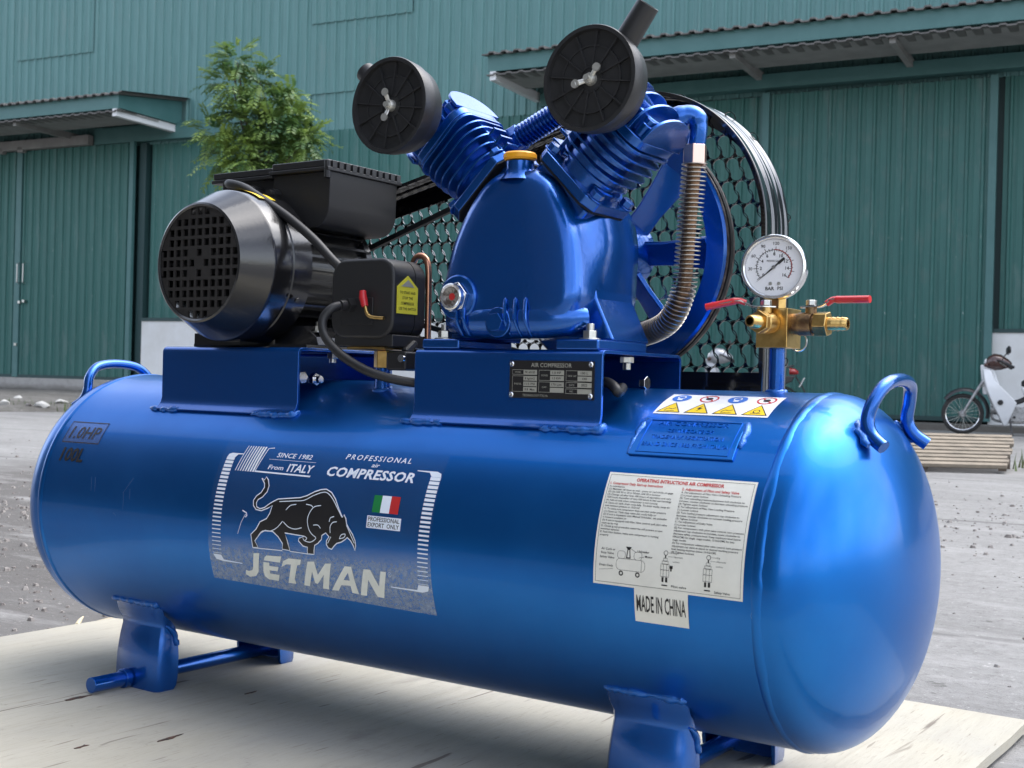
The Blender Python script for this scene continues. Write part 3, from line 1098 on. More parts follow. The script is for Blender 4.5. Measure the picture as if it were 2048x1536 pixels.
def hexbolt(parent, p, axis, r=0.007, h=0.006, shank=0.0, m=STEEL, washer=0.0, name='bolt'):
    p, a = V(p), V(axis).normalized()
    b = MB()
    t = V((0, 0, 0))
    if washer:
        b.cyl(p, p + a * 0.0018, washer, n=24)
        t = a * 0.0018
    b.cyl(p + t, p + t + a * h, r, n=6, spin=random.random())
    if shank:
        b.cyl(p + t + a * h, p + t + a * (h + shank), r * 0.58, n=14)
    return part(name, b, m, parent, sm=30, bevel=0.0006)


# bolts hanging under the saddles
hexbolt(saddles[0], (-0.262, -0.05, 0.2255), (0, 0, -1), 0.008, 0.007, 0.006)
hexbolt(saddles[0], (-0.270, -0.105, 0.192), (1, 0, 0), 0.0085, 0.008, 0.0, CHROME)
hexbolt(saddles[0], (-0.270, -0.080, 0.190), (1, 0, 0), 0.0085, 0.008, 0.008, CHROME)
hexbolt(saddles[1], (0.186, -0.045, 0.2255), (0, 0, -1), 0.008, 0.007, 0.008)
hexbolt(saddles[1], (0.19, -0.015, 0.196), (1, 0, 0), 0.0085, 0.007, 0.0, CHROME)

# ---- electric motor
MX, MZ = -0.392, 0.340
YAX = (0, 1, 0)
bodyp = [(-0.075, 0.0), (-0.075, 0.080), (0.062, 0.080), (0.066, 0.088), (0.078, 0.088), (0.088, 0.07), (0.095, 0.035), (0.095, 0.0)]
motor = part('motor', MB().lathe(bodyp, (MX, 0, MZ), YAX, 64), MBLACK, sm=35)
for i in range(34):
    a = 2 * math.pi * i / 34
    if math.sin(a) > 0.80 or math.sin(a) < -0.9:
        continue
    M = Matrix.Translation((MX, 0, MZ)) @ Matrix.Rotation(-a, 4, 'Y')
    part('cooling_fin', MB().box((0.086, -0.003, 0), (0.018, 0.126, 0.0032), M), MBLACK, motor, sm=0)
# fan cover
fc = [(-0.1735, 0.0745), (-0.1755, 0.0770), (-0.174, 0.0795), (-0.1345, 0.1000), (-0.1325, 0.1012), (-0.130, 0.1016), (-0.105, 0.1025), (-0.1035, 0.1008), (-0.0995, 0.1008), (-0.098, 0.1025), (-0.066, 0.1035), (-0.064, 0.1015), (-0.066, 0.098), (-0.12, 0.098), (-0.165, 0.0745)]
cover = part('fan_cover', MB().lathe(fc, (MX, 0, MZ), YAX, 96, closed=True), MBLACK, motor, sm=28)
# grille plate with real square holes
pitch, hs_ = 0.0136, 0.0093
gb = bmesh.new()
rows = {5: [-1, 0, 1], 4: [-3, -2, -1, 0, 1, 2, 3], 3: range(-4, 5), 2: range(-4, 5), 1: [-5, -4, -3, -2, 0, 2, 3, 4, 5], 0: [-5, -4, -3, -2, -1, 1, 2, 3, 4, 5]}
holes = set()
for r_, cs in rows.items():
    for c in cs:
        holes.add((c, r_))
        holes.add((c, -r_))
gp = MB()
GR = 0.0752
e = hs_ / 2
edges = sorted(set([c * pitch + s * e for c in range(-6, 7) for s in (-1, 1)]))


def clipx(x, z):
    l = math.hypot(x, z)
    return (x, z) if l <= GR else (x * GR / l, z * GR / l)


for a, b in zip(edges[:-1], edges[1:]):
    for c, d in zip(edges[:-1], edges[1:]):
        ci, ri = (a + b) / 2 / pitch, (c + d) / 2 / pitch
        is_hole = abs(ci - round(ci)) < 0.05 and abs(ri - round(ri)) < 0.05 and (round(ci), round(ri)) in holes
        cor = [(a, c), (b, c), (b, d), (a, d)]
        if min(math.hypot(*q) for q in cor) > GR:
            continue
        cor = [clipx(*q) for q in cor]
        if is_hole:
            continue
        gp.add([(MX + x, -0.1722, MZ + z) for x, z in cor], [(0, 1, 2, 3)])
gme = gp.mesh('grille', OFF, sm=0)
bm = bmesh.new()
bm.from_mesh(gme)
bmesh.ops.remove_doubles(bm, verts=bm.verts, dist=1e-5)
ext = bmesh.ops.extrude_face_region(bm, geom=bm.faces[:])
for q in ext['geom']:
    if isinstance(q, bmesh.types.BMVert):
        q.co.y += 0.003
bmesh.ops.recalc_face_normals(bm, faces=bm.faces)
bm.to_mesh(gme)
bm.free()
gri = obj('grille', gme, MATTE, motor)
part('fan', MB().lathe([(-0.150, 0.0), (-0.150, 0.07), (-0.145, 0.07), (-0.145, 0.0)], (MX, 0, MZ), YAX, 32), VOID, motor)
for i in range(8):
    M = Matrix.Translation((MX, -0.158, MZ)) @ Matrix.Rotation(i * math.pi / 4, 4, 'Y')
    part('fan_blade', MB().box((0.045, 0, 0), (0.045, 0.014, 0.003), M), VOID, motor, sm=0)
hexbolt(motor, (MX + 0.0985, -0.09, MZ - 0.045), (0.9, 0, -0.4), 0.004, 0.003, 0, MBLACK, name='cover_screw')
# motor feet and slide rail
for sg in (-1, 1):
    part('motor_foot', MB().prism([(sg * 0.03, 0.262), (sg * 0.085, 0.262), (sg * 0.108, 0.247), (sg * 0.112, 0.236), (sg * 0.03, 0.236)], -0.06, 0.06, Matrix.Translation((MX, 0, 0)) @ XZY), MBLACK, motor, sm=0, bevel=0.001)
    part('slide_rail', MB().box((MX + sg * 0.075, -0.005, 0.2335), (0.07, 0.15, 0.005)), MBLACK, motor, sm=0)
    for yy in (-0.045, 0.045):
        hexbolt(motor, (MX + sg * 0.098, yy, 0.2535), (0, 0, 1), 0.0075, 0.007, 0.006, STEEL, 0.011)
part('cradle', MB().box((MX - 0.03, -0.085, 0.2415), (0.09, 0.05, 0.016)), MBLACK, motor, sm=0)
# terminal and capacitor box
tb = part('terminal_box', MB().box((-0.440, 0.025, 0.447), (0.112, 0.13, 0.058)), BLACK, None, sm=0, bevel=0.002)
# deep capacitor bay with a rounded underside (profile in XZ)
cap = [(-0.384, 0.472), (-0.384, 0.410), (-0.372, 0.398), (-0.335, 0.396)]
for i in range(7):
    a = R_(-90 + 86 * i / 6)
    cap.append((-0.306 + 0.028 * math.cos(a), 0.427 + 0.030 * math.sin(a)))
cap += [(-0.277, 0.472)]
part('capacitor_bay', MB().prism(cap, -0.048, 0.092, XZY), BLACK, tb, sm=35, bevel=0.0012)
part('lid', MB().box((-0.444, 0.022, 0.4785), (0.118, 0.146, 0.009)), BLACK, tb, sm=0, bevel=0.0015)
part('lid_rim', MB().box((-0.444, 0.022, 0.4705), (0.122, 0.150, 0.005)), BLACK, tb, sm=0, bevel=0.001)
part('lid', MB().box((-0.330, 0.022, 0.4825), (0.106, 0.150, 0.010)), BLACK, tb, sm=0, bevel=0.0018)
part('lid_rim', MB().box((-0.330, 0.022, 0.4745), (0.112, 0.156, 0.005)), BLACK, tb, sm=0, bevel=0.001)
for i in range(11):
    part('lid_rib', MB().box((-0.2755, -0.043 + i * 0.0135, 0.481), (0.0035, 0.0085, 0.0105)), BLACK, tb, sm=0, bevel=0.0006)
part('lid_corner', MB().cyl((-0.279, -0.052, 0.462), (-0.279, -0.052, 0.486), 0.0045, n=12), BLACK, tb, bevel=0.0008)
part('cable_gland', MB().cyl((-0.376, -0.041, 0.445), (-0.376, -0.058, 0.445), 0.008, n=8).cyl((-0.376, -0.058, 0.445), (-0.376, -0.066, 0.445), 0.0055, n=12), BLACK, tb)
part('cable_gland', MB().cyl((-0.418, -0.040, 0.448), (-0.418, -0.056, 0.450), 0.011, n=8).cyl((-0.418, -0.056, 0.450), (-0.42, -0.075, 0.453), 0.009, n=16), BLACK, tb)
part('neck', MB().box((MX + 0.03, 0.02, 0.415), (0.12, 0.10, 0.02)), MBLACK, tb, sm=0)
# cable from the motor box to the switch
cb = smooth_path([(-0.415, -0.060, 0.452), (-0.428, -0.085, 0.457), (-0.415, -0.100, 0.456), (-0.385, -0.103, 0.448), (-0.345, -0.103, 0.428), (-0.300, -0.099, 0.402), (-0.262, -0.092, 0.373), (-0.230, -0.086, 0.343), (-0.212, -0.072, 0.325)], 7)
part('motor_cable', MB().tube(cb, 0.0062, n=12), RUBBER, sm=60)
# round yellow sticker on top of the fan cover
st = MB()
cx_, cz_ = -0.375, -0.1
st.grid(lambda u, v: (MX + 0.1042 * math.sin((u - 0.5) * 0.62 + 0.22), -0.117 + 0.03 * v, MZ + 0.1042 * math.cos((u - 0.5) * 0.62 + 0.22)), 10, 2)
part('warning_sticker', st, YINK, motor, fix=False)

# ---- pressure switch on its riser pipe
sw = part('pressure_switch', MB().prism(rrect(0.0525, 0.051, 0.024, 7), -0.100, -0.034, Matrix.Translation((-0.170, 0, 0.294)) @ XZY), BLACK, sm=35, bevel=0.005, seg=3)
part('switch_base', MB().box((-0.168, -0.06, 0.241), (0.098, 0.075, 0.016)), BLACK, sw, sm=0, bevel=0.002)
part('seam_line', MB().prism(rrect(0.0528, 0.0513, 0.024, 7), -0.0575, -0.0565, Matrix.Translation((-0.170, 0, 0.294)) @ XZY), VOID, sw, sm=35)
part('inset_panel', MB().box((-0.176, -0.1005, 0.278), (0.052, 0.002, 0.034)), BLACK, sw, sm=0, bevel=0.0006)
part('lever_sleeve', MB().tube([(-0.161, -0.108, 0.303), (-0.1595, -0.109, 0.295), (-0.156, -0.109, 0.2835)], [0.0042, 0.0052, 0.0044], n=12), RED, sw)
part('lever_rod', MB().tube(smooth_path([(-0.1565, -0.108, 0.285), (-0.153, -0.108, 0.2745), (-0.146, -0.107, 0.270), (-0.128, -0.105, 0.2685)], 4), 0.0024, n=10), BRASS, sw)
part('mount_plate', MB().box((-0.160, -0.072, 0.2315), (0.062, 0.058, 0.0025)), BRASS, sw, sm=0)
part('union_nut', MB().cyl((-0.165, -0.060, 0.207), (-0.165, -0.060, 0.2295), 0.0125, n=6), BRASS, sw, sm=30, bevel=0.001)
part('riser_pipe', MB().cyl((-0.165, -0.060, 0.176), (-0.165, -0.060, 0.208), 0.0098, n=24), BLUE, sm=40)
weld([V((-0.165, -0.06, 0.180)) + V((0.011 * math.cos(t), 0.011 * math.sin(t), 0.003 * math.sin(t))) for t in [2 * math.pi * i / 14 for i in range(15)]], 0.0032, 77)
# yellow hang tag on the switch's end
tg = MB().prism([(-0.094, 0.2755), (-0.094, 0.309), (-0.0735, 0.3235), (-0.0535, 0.309), (-0.0535, 0.2755)], -0.1172, -0.1162, YZX)
tag_o = part('warning_tag', tg, TAGY, sw, sm=0)
part('tag_window', MB().prism([(-0.087, 0.3095), (-0.0735, 0.3185), (-0.0605, 0.3095)], -0.1161, -0.1158, YZX), SILVERP, sw, sm=0)
# gland and power cord
part('cord_gland', MB().cyl((-0.186, -0.100, 0.286), (-0.186, -0.112, 0.285), 0.0098, n=6).cyl((-0.186, -0.112, 0.285), (-0.188, -0.120, 0.284), 0.0072, n=14), BLACK, sw, sm=30)
cd = smooth_path([(-0.186, -0.108, 0.286), (-0.192, -0.128, 0.281), (-0.199, -0.138, 0.266), (-0.194, -0.141, 0.247), (-0.178, -0.139, 0.229), (-0.152, -0.137, 0.213), (-0.118, -0.132, 0.199), (-0.080, -0.112, 0.190), (-0.03, -0.075, 0.186), (0.03, -0.06, 0.192), (0.12, -0.06, 0.194), (0.178, -0.085, 0.196), (0.199, -0.098, 0.192), (0.206, -0.098, 0.185), (0.195, -0.07, 0.190)], 7)
part('power_cord', MB().tube(cd, 0.0058, n=12), RUBBER, sm=60)
# unloader tube and small valve block
cu = smooth_path([(-0.147, -0.022, 0.336), (-0.145, -0.028, 0.346), (-0.136, -0.030, 0.3535), (-0.125, -0.030, 0.351), (-0.119, -0.030, 0.338), (-0.1175, -0.030, 0.30), (-0.1170, -0.030, 0.24), (-0.1165, -0.03, 0.215)], 6)
part('unloader_tube', MB().tube(cu, 0.0042, n=12), COPPER, sm=60)
vb = part('check_valve', MB().box((-0.118, -0.075, 0.216), (0.032, 0.034, 0.024)).cyl((-0.118, -0.075, 0.226), (-0.118, -0.055, 0.240), 0.006, n=10), BLACK, sm=30, bevel=0.003)
part('valve_screw', MB().cyl((-0.107, -0.092, 0.219), (-0.107, -0.0955, 0.219), 0.005, n=12), CHROME, vb)

# ---- pump crankcase
PX, PZ = 0.067, 0.365
half = [(0.0, 0.2455), (0.035, 0.2460), (0.062, 0.2500), (0.080, 0.2600), (0.0910, 0.2760), (0.0950, 0.2920), (0.0935, 0.3120), (0.0900, 0.3360), (0.0835, 0.3610), (0.0720, 0.3880), (0.0590, 0.4100), (0.0450, 0.4270), (0.0250, 0.4390), (0.0, 0.4430)]
half = [(x, z) for x, _, z in smooth_path([(x, 0, z) for x, z in half], 3)]
outl = half + [(-x, z) for x, z in half[-2:0:-1]]


def csec(y, ins):
    n = len(outl)
    out = []
    for i, (x, z) in enumerate(outl):
        a, b = outl[i - 1], outl[(i + 1) % n]
        t = V((b[0] - a[0], b[1] - a[1])).normalized()
        nx, nz_ = t.y, -t.x
        out.append((PX + x - nx * ins, y, z - nz_ * ins))
    return out


WIDE = [(0.25, 0.0), (0.30, 0.001), (0.33, 0.006), (0.36, 0.014), (0.388, 0.020), (0.41, 0.019), (0.427, 0.012), (0.445, 0.0)]


def bsec(y, k, ins):
    """the body behind the front cover is broader across the shoulders"""
    out = []
    for (x, yy, z) in csec(y, ins):
        w = 0.0
        for (z0, a), (z1, b) in zip(WIDE[:-1], WIDE[1:]):
            if z0 <= z <= z1:
                w = a + (b - a) * (z - z0) / (z1 - z0)
        d = (x - PX)
        out.append((x + (w * k if d > 0.004 else -w * k if d < -0.004 else 0), yy, z))
    return out


def cscale(y, k):
    return [(PX + x * k, y, 0.325 + (z - 0.325) * k) for x, z in outl]


secs = [cscale(-0.1300, 0.12), cscale(-0.1299, 0.4), cscale(-0.1292, 0.66), csec(-0.1270, 0.016), csec(-0.1225, 0.006), csec(-0.116, 0.0018), csec(-0.106, 0.0), bsec(-0.088, 0.35, 0), bsec(-0.070, 0.85, 0), bsec(-0.05, 1, 0), bsec(0.0, 1, 0), bsec(0.020, 1, 0.004), bsec(0.034, 1, 0.014), bsec(0.040, 1, 0.026)]
# the front cover leans back towards the top
secs = [[(x, y + (max(0.0, z - 0.285) * 0.09 if y < -0.08 else max(0.0, z - 0.285) * 0.09 * max(0.0, (-0.04 - y) / 0.04)), z) for x, y, z in s] for s in secs]
crank = part('crankcase', MB().loft(secs), CAST, sm=60)
# raised panel line round the side
part('bearing_cover', MB().lathe([(0.034, 0.0), (0.034, 0.072), (0.052, 0.068), (0.058, 0.05), (0.07, 0.03), (0.10, 0.028), (0.10, 0.0)], (PX, 0, PZ - 0.025), YAX, 40), CAST, crank, sm=35)
# oil filler
part('filler_neck', MB().lathe([(0, 0.024), (0.006, 0.019), (0.014, 0.0165), (0.022, 0.0165), (0.022, 0)], (PX, -0.098, 0.427), (0, 0, 1), 32), CAST, crank, sm=40)
part('oil_cap', MB().lathe([(0, 0.0), (0, 0.0175), (0.002, 0.0195), (0.0065, 0.0195), (0.0085, 0.0175), (0.009, 0.0)], (PX + 0.001, -0.100, 0.4505), (0, 0, 1), 40), YELLOW, crank, sm=40)
part('sump', MB().tube([(PX - 0.088, -0.098, 0.268), (PX - 0.078, -0.106, 0.266), (PX - 0.05, -0.110, 0.265), (PX, -0.111, 0.265), (PX + 0.05, -0.110, 0.265), (PX + 0.078, -0.104, 0.266), (PX + 0.09, -0.09, 0.268)], [0.010, 0.0185, 0.0215, 0.0220, 0.0215, 0.0195, 0.012], n=24), CAST, crank, sm=60)
# lower ribs
for x in (-0.062, -0.052, 0.006, 0.020, 0.034):
    hw = 0.268
    part('casting_rib', MB().tube(smooth_path([(PX + x, -0.1290, 0.289), (PX + x + 0.0015, -0.1325, 0.277), (PX + x + 0.003, -0.1335, 0.262), (PX + x + 0.005, -0.122, 0.2455)], 4), [0.0008] + [0.0022] * 11 + [0.001], n=8), CAST, crank)
# feet of the crankcase
for sg in (-1, 1):
    pad = part('pump_foot', MB().box((PX + sg * 0.0955, -0.062, 0.2365), (0.056, 0.112, 0.0125)), CAST, crank, sm=0, bevel=0.003)
    part('gusset', MB().prism([(PX + sg * 0.060, 0.318), (PX + sg * 0.092, 0.318), (PX + sg * 0.098, 0.29), (PX + sg * 0.122, 0.242), (PX + sg * 0.060, 0.242)], -0.082, 0.005, XZY), CAST, crank, sm=0, bevel=0.004)
    for yy in (-0.1, -0.012):
        hexbolt(crank, (PX + sg * 0.102, yy, 0.2425), (0, 0, 1), 0.0085, 0.0085, 0.008, STEEL, 0.0125)
# oil sight glass and drain plug
sg_ = (PX - 0.0615, -0.1285, 0.2905)
part('sight_boss', MB().lathe([(-0.01, 0), (-0.01, 0.027), (0.002, 0.0265), (0.0035, 0.0245), (0.0035, 0)], sg_, (0, -1, 0), 40), CAST, crank, sm=35)
sgn = part('sight_glass', MB().cyl(V(sg_) + V((0, -0.0035, 0)), V(sg_) + V((0, -0.010, 0)), 0.0185, n=6, spin=0.2), CHROME, None, sm=30, bevel=0.0012)
part('glass_ring', MB().lathe([(0.010, 0.0125), (0.010, 0.016), (0.016, 0.0155), (0.017, 0.014), (0.016, 0.0118), (0.012, 0.0115)], sg_, (0, -1, 0), 36, closed=True), CHROME, sgn, sm=35)
part('oil_window', MB().lathe([(0.0, 0.0122), (0.0125, 0.0122), (0.0125, 0.0)], sg_, (0, -1, 0), 28), mat('oily_window', (0.10, 0.075, 0.06), 0.15, var=(160, (0.35, 0.33, 0.3), 0.42, 0.6)), sgn, sm=35)
part('level_dot', MB().cyl(V(sg_) + V((0, -0.0125, 0)), V(sg_) + V((0, -0.0130, 0)), 0.0042, n=18), INKR, sgn)
part('drain_boss', MB().lathe([(-0.01, 0), (-0.01, 0.0185), (0.003, 0.0175), (0.004, 0.0165), (0.004, 0)], (PX - 0.002, -0.1290, 0.2610), (0, -1, 0), 28), CAST, crank, sm=35)
hexbolt(crank, (PX - 0.002, -0.1330, 0.2610), (0, -1, 0), 0.0112, 0.0065, 0, CAST, name='drain_plug')

# ---- the two cylinders of the V, each with base, barrel, fins, head and filter
s7 = math.sqrt(0.5)
WING = mat('cast_zinc', (0.66, 0.65, 0.60), 0.4, 0.85)
CY = -0.055
for side in (-1, 1):
    ax_t = V((side * s7, 0, -s7))
    ax_r = V((side * s7, 0, s7))
    M = Matrix(((ax_t.x, 0, ax_r.x, PX), (0, 1, 0, CY), (ax_t.z, 0, ax_r.z, PZ), (0, 0, 0, 1)))
    cyln = part('cylinder', MB().lathe([(0.06, 0.0), (0.06, 0.036), (0.118, 0.036), (0.124, 0.033), (0.172, 0.033), (0.172, 0.0)], (0, 0, 0), (0, 0, 1), 48, M=M), CAST, sm=40)
    part('mounting_block', MB().prism([(-0.044, -0.036), (0.046, -0.036), (0.046, 0.043), (-0.044, 0.043)], 0.03, 0.0800, M), CAST, cyln, sm=0, bevel=0.006, seg=3)
    oct_ = [(-0.050, -0.034), (-0.038, -0.047), (0.038, -0.047), (0.052, -0.034), (0.052, 0.034), (0.040, 0.046), (-0.038, 0.046), (-0.050, 0.034)]
    fl = part('base_flange', MB().prism(oct_, 0.0815, 0.0940, M), CAST, cyln, sm=0, bevel=0.002)
    part('gasket', MB().prism([(x * 0.99, y * 0.99) for x, y in oct_], 0.0798, 0.0816, M), VOID, cyln, sm=0)
    for bx, by in ((-0.040, -0.034), (0.042, -0.034), (0.042, 0.034), (-0.040, 0.034)):
        hexbolt(cyln, M @ V((bx, by, 0.094)), ax_r, 0.0082, 0.0075, 0.0, CAST, 0.0105)
    # fins: full plates up the barrel, stubs at the foot
    for i, (z, hx, hy) in enumerate(((0.1085, 0.042, 0.041), (0.1195, 0.0455, 0.0445), (0.1305, 0.048, 0.0465), (0.1415, 0.0495, 0.048), (0.1525, 0.050, 0.0485))):
        part('cooling_fin', MB().prism(rrect(hx, hy, 0.032, 8), z, z + 0.0024, M), CAST, cyln, sm=35, bevel=0.0003)
    for z in (0.1005,):
        for a0 in (25, 155, 205, 335):
            pts = [(0.030 * math.cos(R_(a)), 0.030 * math.sin(R_(a))) for a in (a0 - 24, a0, a0 + 24)]
            pts += [(0.042 * math.cos(R_(a)), 0.042 * math.sin(R_(a))) for a in (a0 + 20, a0, a0 - 20)]
            part('fin_stub', MB().prism(pts, z, z + 0.003, M), CAST, cyln, sm=35, bevel=0.0006)
    # push rod rib column on the inner side
    part('rib_column', MB().box((-0.040, -0.012, 0.126), (0.012, 0.018, 0.062), M), CAST, cyln, sm=0, bevel=0.002)
    for z in (0.102, 0.116, 0.130):
        part('fin_stub', MB().box((-0.050, -0.012, z), (0.014, 0.024, 0.0035), M), CAST, cyln, sm=0, bevel=0.0006)
    head = part('cylinder_head', MB().prism(rrect(0.0475, 0.047, 0.020, 6), 0.1685, 0.1800, M), CAST, None, sm=35, bevel=0.0015)
    part('valve_plate', MB().prism(rrect(0.0485, 0.048, 0.020, 6), 0.1630, 0.1668, M), CAST, head, sm=35, bevel=0.0006)
    part('head_block', MB().prism(rrect(0.040, 0.036, 0.012, 5), 0.180, 0.2035, M), CAST, head, sm=35, bevel=0.003)
    # arched fins standing on the head, planes parallel to the cylinder axis
    for i in range(5):
        tx = -0.0470 + i * 0.0226
        hgt = 0.040 if 0 < i < 4 else 0.037
        w2 = 0.0465 if 0 < i < 4 else 0.0440
        arc = [(w2 * math.cos(R_(a)), 0.180 + hgt * math.sin(R_(a)) ** 0.75) for a in range(0, 181, 12)]
        Mf = M @ Matrix(((0, 0, 1, 0), (1, 0, 0, 0), (0, 1, 0, 0), (0, 0, 0, 1)))
        part('head_fin', MB().prism(arc, tx, tx + 0.0038, Mf), CAST, head, sm=40, bevel=0.0008)
    for bx, by in ((-0.034, -0.033), (0.034, -0.033), (0.034, 0.033), (-0.034, 0.033)):
        bz = M @ V((bx, by, 0.180))
        part('head_boss', MB().cyl(bz, bz + ax_r * 0.016, 0.0085, n=18), CAST, head, sm=40, bevel=0.002)
        hexbolt(head, bz + ax_r * 0.016, ax_r, 0.0066, 0.006, 0, CAST)
    # ---- air filter
    fcx, fcz = PX + side * 0.137, 0.5145
    yb, yf = -0.128, -0.1755
    part('intake_boss', MB().cyl((fcx, -0.095, fcz - 0.002), (fcx, yb, fcz), 0.020, n=28).cyl((fcx - side * 0.01, -0.06, fcz - 0.01), (fcx, -0.097, fcz - 0.002), 0.024, 0.021, n=28), CAST, head, sm=40)
    fp = [(0, 0.0), (0, 0.030), (0.004, 0.0465), (0.012, 0.0515), (0.028, 0.0540), (0.0285, 0.0555), (0.0455, 0.0570), (0.0475, 0.0562), (0.0475, 0.0520), (0.0415, 0.0512), (0.0405, 0.046), (0.0405, 0.036), (0.0420, 0.0345), (0.0420, 0.0)]
    flt = part('air_filter', MB().lathe(fp, (fcx, yb, fcz), (0, -1, 0), 72), BLACK, sm=30)
    for i in range(12):
        Mr = Matrix.Translation((fcx, yb - 0.0425, fcz)) @ Matrix.Rotation(i * math.pi / 6 + 0.15, 4, 'Y')
        part('rib', MB().box((0.031, 0, 0), (0.038, 0.0042, 0.0016), Mr), BLACK, flt, sm=0)
    for rr in (0.0355, 0.0135):
        part('rib_ring', MB().lathe([(0.0405, rr - 0.0009), (0.0432, rr - 0.0009), (0.0432, rr + 0.0009), (0.0405, rr + 0.0009)], (fcx, yb, fcz), (0, -1, 0), 48, closed=True), BLACK, flt, sm=30)
    sd_ = V((0.048, 0, 0.066)).normalized() if side > 0 else V((-0.060, 0, 0.052)).normalized()
    ln = 0.094 if side > 0 else 0.078
    c0 = V((fcx, -0.150, fcz))
    part('snorkel', MB().lathe([(0.046, 0.0135), (ln, 0.0125), (ln, 0.0100), (ln - 0.03, 0.0098), (0.046, 0.0098)], c0, sd_, 28, closed=True), BLACK, flt, sm=35)
    wnut = MB()
    cw = V((fcx, yb - 0.0420, fcz))
    wnut.lathe([(0, 0.0072), (0.004, 0.0066), (0.0065, 0.0052), (0.0065, 0.0)], cw, (0, -1, 0), 20)
    wnut.cyl(cw, cw + V((0, -0.0115, 0)), 0.0032, n=12)
    a0 = 40 if side > 0 else 100
    for a in (a0, a0 + 160):
        d = V((math.cos(R_(a)), 0, math.sin(R_(a))))
        pth = [cw + V((0, -0.004, 0)) + d * 0.004, cw + V((0, -0.0065, 0)) + d * 0.010, cw + V((0, -0.009, 0)) + d * 0.015]
        wnut.tube(pth, [0.0026, 0.0030, 0.0034], n=12, flat=0.45, ref=(0, 1, 0))
        wnut.lathe([(-0.0010, 0), (-0.0010, 0.0046), (0.0010, 0.0046), (0.0010, 0)], pth[-1], (0, -1, 0), 16)
    part('wing_nut', wnut, WING, flt, sm=45)


# ---- finned pipes
def finned(path, r_core, r_fin, pitch, cm, fm, parent=None, name='discharge_pipe'):
    path = [V(q) for q in path]
    core = part(name, MB().tube(path, r_core, n=16), cm, parent, sm=60)
    L = [0.0]
    for a, b in zip(path[:-1], path[1:]):
        L.append(L[-1] + (b - a).length)
    tot = L[-1]
    seg = 18
    n = int(tot / pitch * seg)
    vs, fs = [], []
    prev = None
    k = 0
    for i in range(n + 1):
        d = tot * i / n
        while k < len(L) - 2 and L[k + 1] < d:
            k += 1
        u = (d - L[k]) / max(1e-9, L[k + 1] - L[k])
        p = path[k].lerp(path[k + 1], u)
        t = (path[min(k + 2, len(path) - 1)] - path[max(k - 1, 0)]).normalized()
        if prev is None:
            x = V((0, 1, 0)).cross(t)
            if x.length < 0.01:
                x = V((1, 0, 0)).cross(t)
        else:
            x = prev - t * prev.dot(t)
        x.normalize()
        prev = x
        y = t.cross(x)
        a = 2 * math.pi * i / seg
        dr = x * math.cos(a) + y * math.sin(a)
        vs += [p + dr * r_core * 0.95 - t * 0.0010, p + dr * r_fin - t * 0.0005, p + dr * r_fin + t * 0.0005, p + dr * r_core * 0.95 + t * 0.0010]
        if i:
            b = 4 * i
            fs += [(b - 4, b, b + 1, b - 3), (b - 3, b + 1, b + 2, b - 2), (b - 2, b + 2, b + 3, b - 1)]
    part('pipe_fin', MB().add(vs, fs), fm, core, sm=60, fix=False)
    return core


el = part('discharge_elbow', MB().tube(smooth_path([(0.215, -0.022, 0.492), (0.230, -0.012, 0.502), (0.2425, -0.005, 0.502), (0.2475, -0.003, 0.491), (0.2445, -0.002, 0.468)], 5), [0.0135] * 6 + [0.0125] * 8 + [0.0105] * 7, n=18), CAST, sm=60)
part('union_nut', MB().cyl((0.2435, -0.002, 0.4470), (0.2435, -0.002, 0.4700), 0.0142, n=6, spin=0.3), mat('plated_nut', (0.72, 0.5, 0.42), 0.3, 1.0), el, sm=30, bevel=0.0012)
dp = smooth_path([(0.2435, -0.002, 0.452), (0.2410, -0.001, 0.420), (0.2375, 0.0, 0.370), (0.2350, 0.0, 0.325), (0.2300, 0.002, 0.300), (0.2170, 0.008, 0.277), (0.1960, 0.018, 0.263), (0.1600, 0.032, 0.254), (0.12, 0.05, 0.252)], 8)
finned(dp, 0.0080, 0.0148, 0.0050, DCOPPER, FINM)
ip = [(0.006 + 0.148 * t, -0.012 + 0.004 * t, 0.498 + 0.066 * t) for t in [i / 12 for i in range(13)]]
ic = finned(ip, 0.0105, 0.0155, 0.0052, CAST, CAST, name='intercooler_pipe')
dv = (V(ip[1]) - V(ip[0])).normalized()
part('union_nut', MB().cyl(V(ip[0]) - dv * 0.022, V(ip[0]) + dv * 0.004, 0.0175, n=6), CAST, ic, sm=30, bevel=0.0015)
part('pipe_elbow', MB().tube(smooth_path([V(ip[0]) - dv * 0.02, V(ip[0]) - dv * 0.035 + V((0, 0, -0.008)), (-0.045, -0.02, 0.47)], 5), 0.015, n=16), CAST, ic, sm=60)

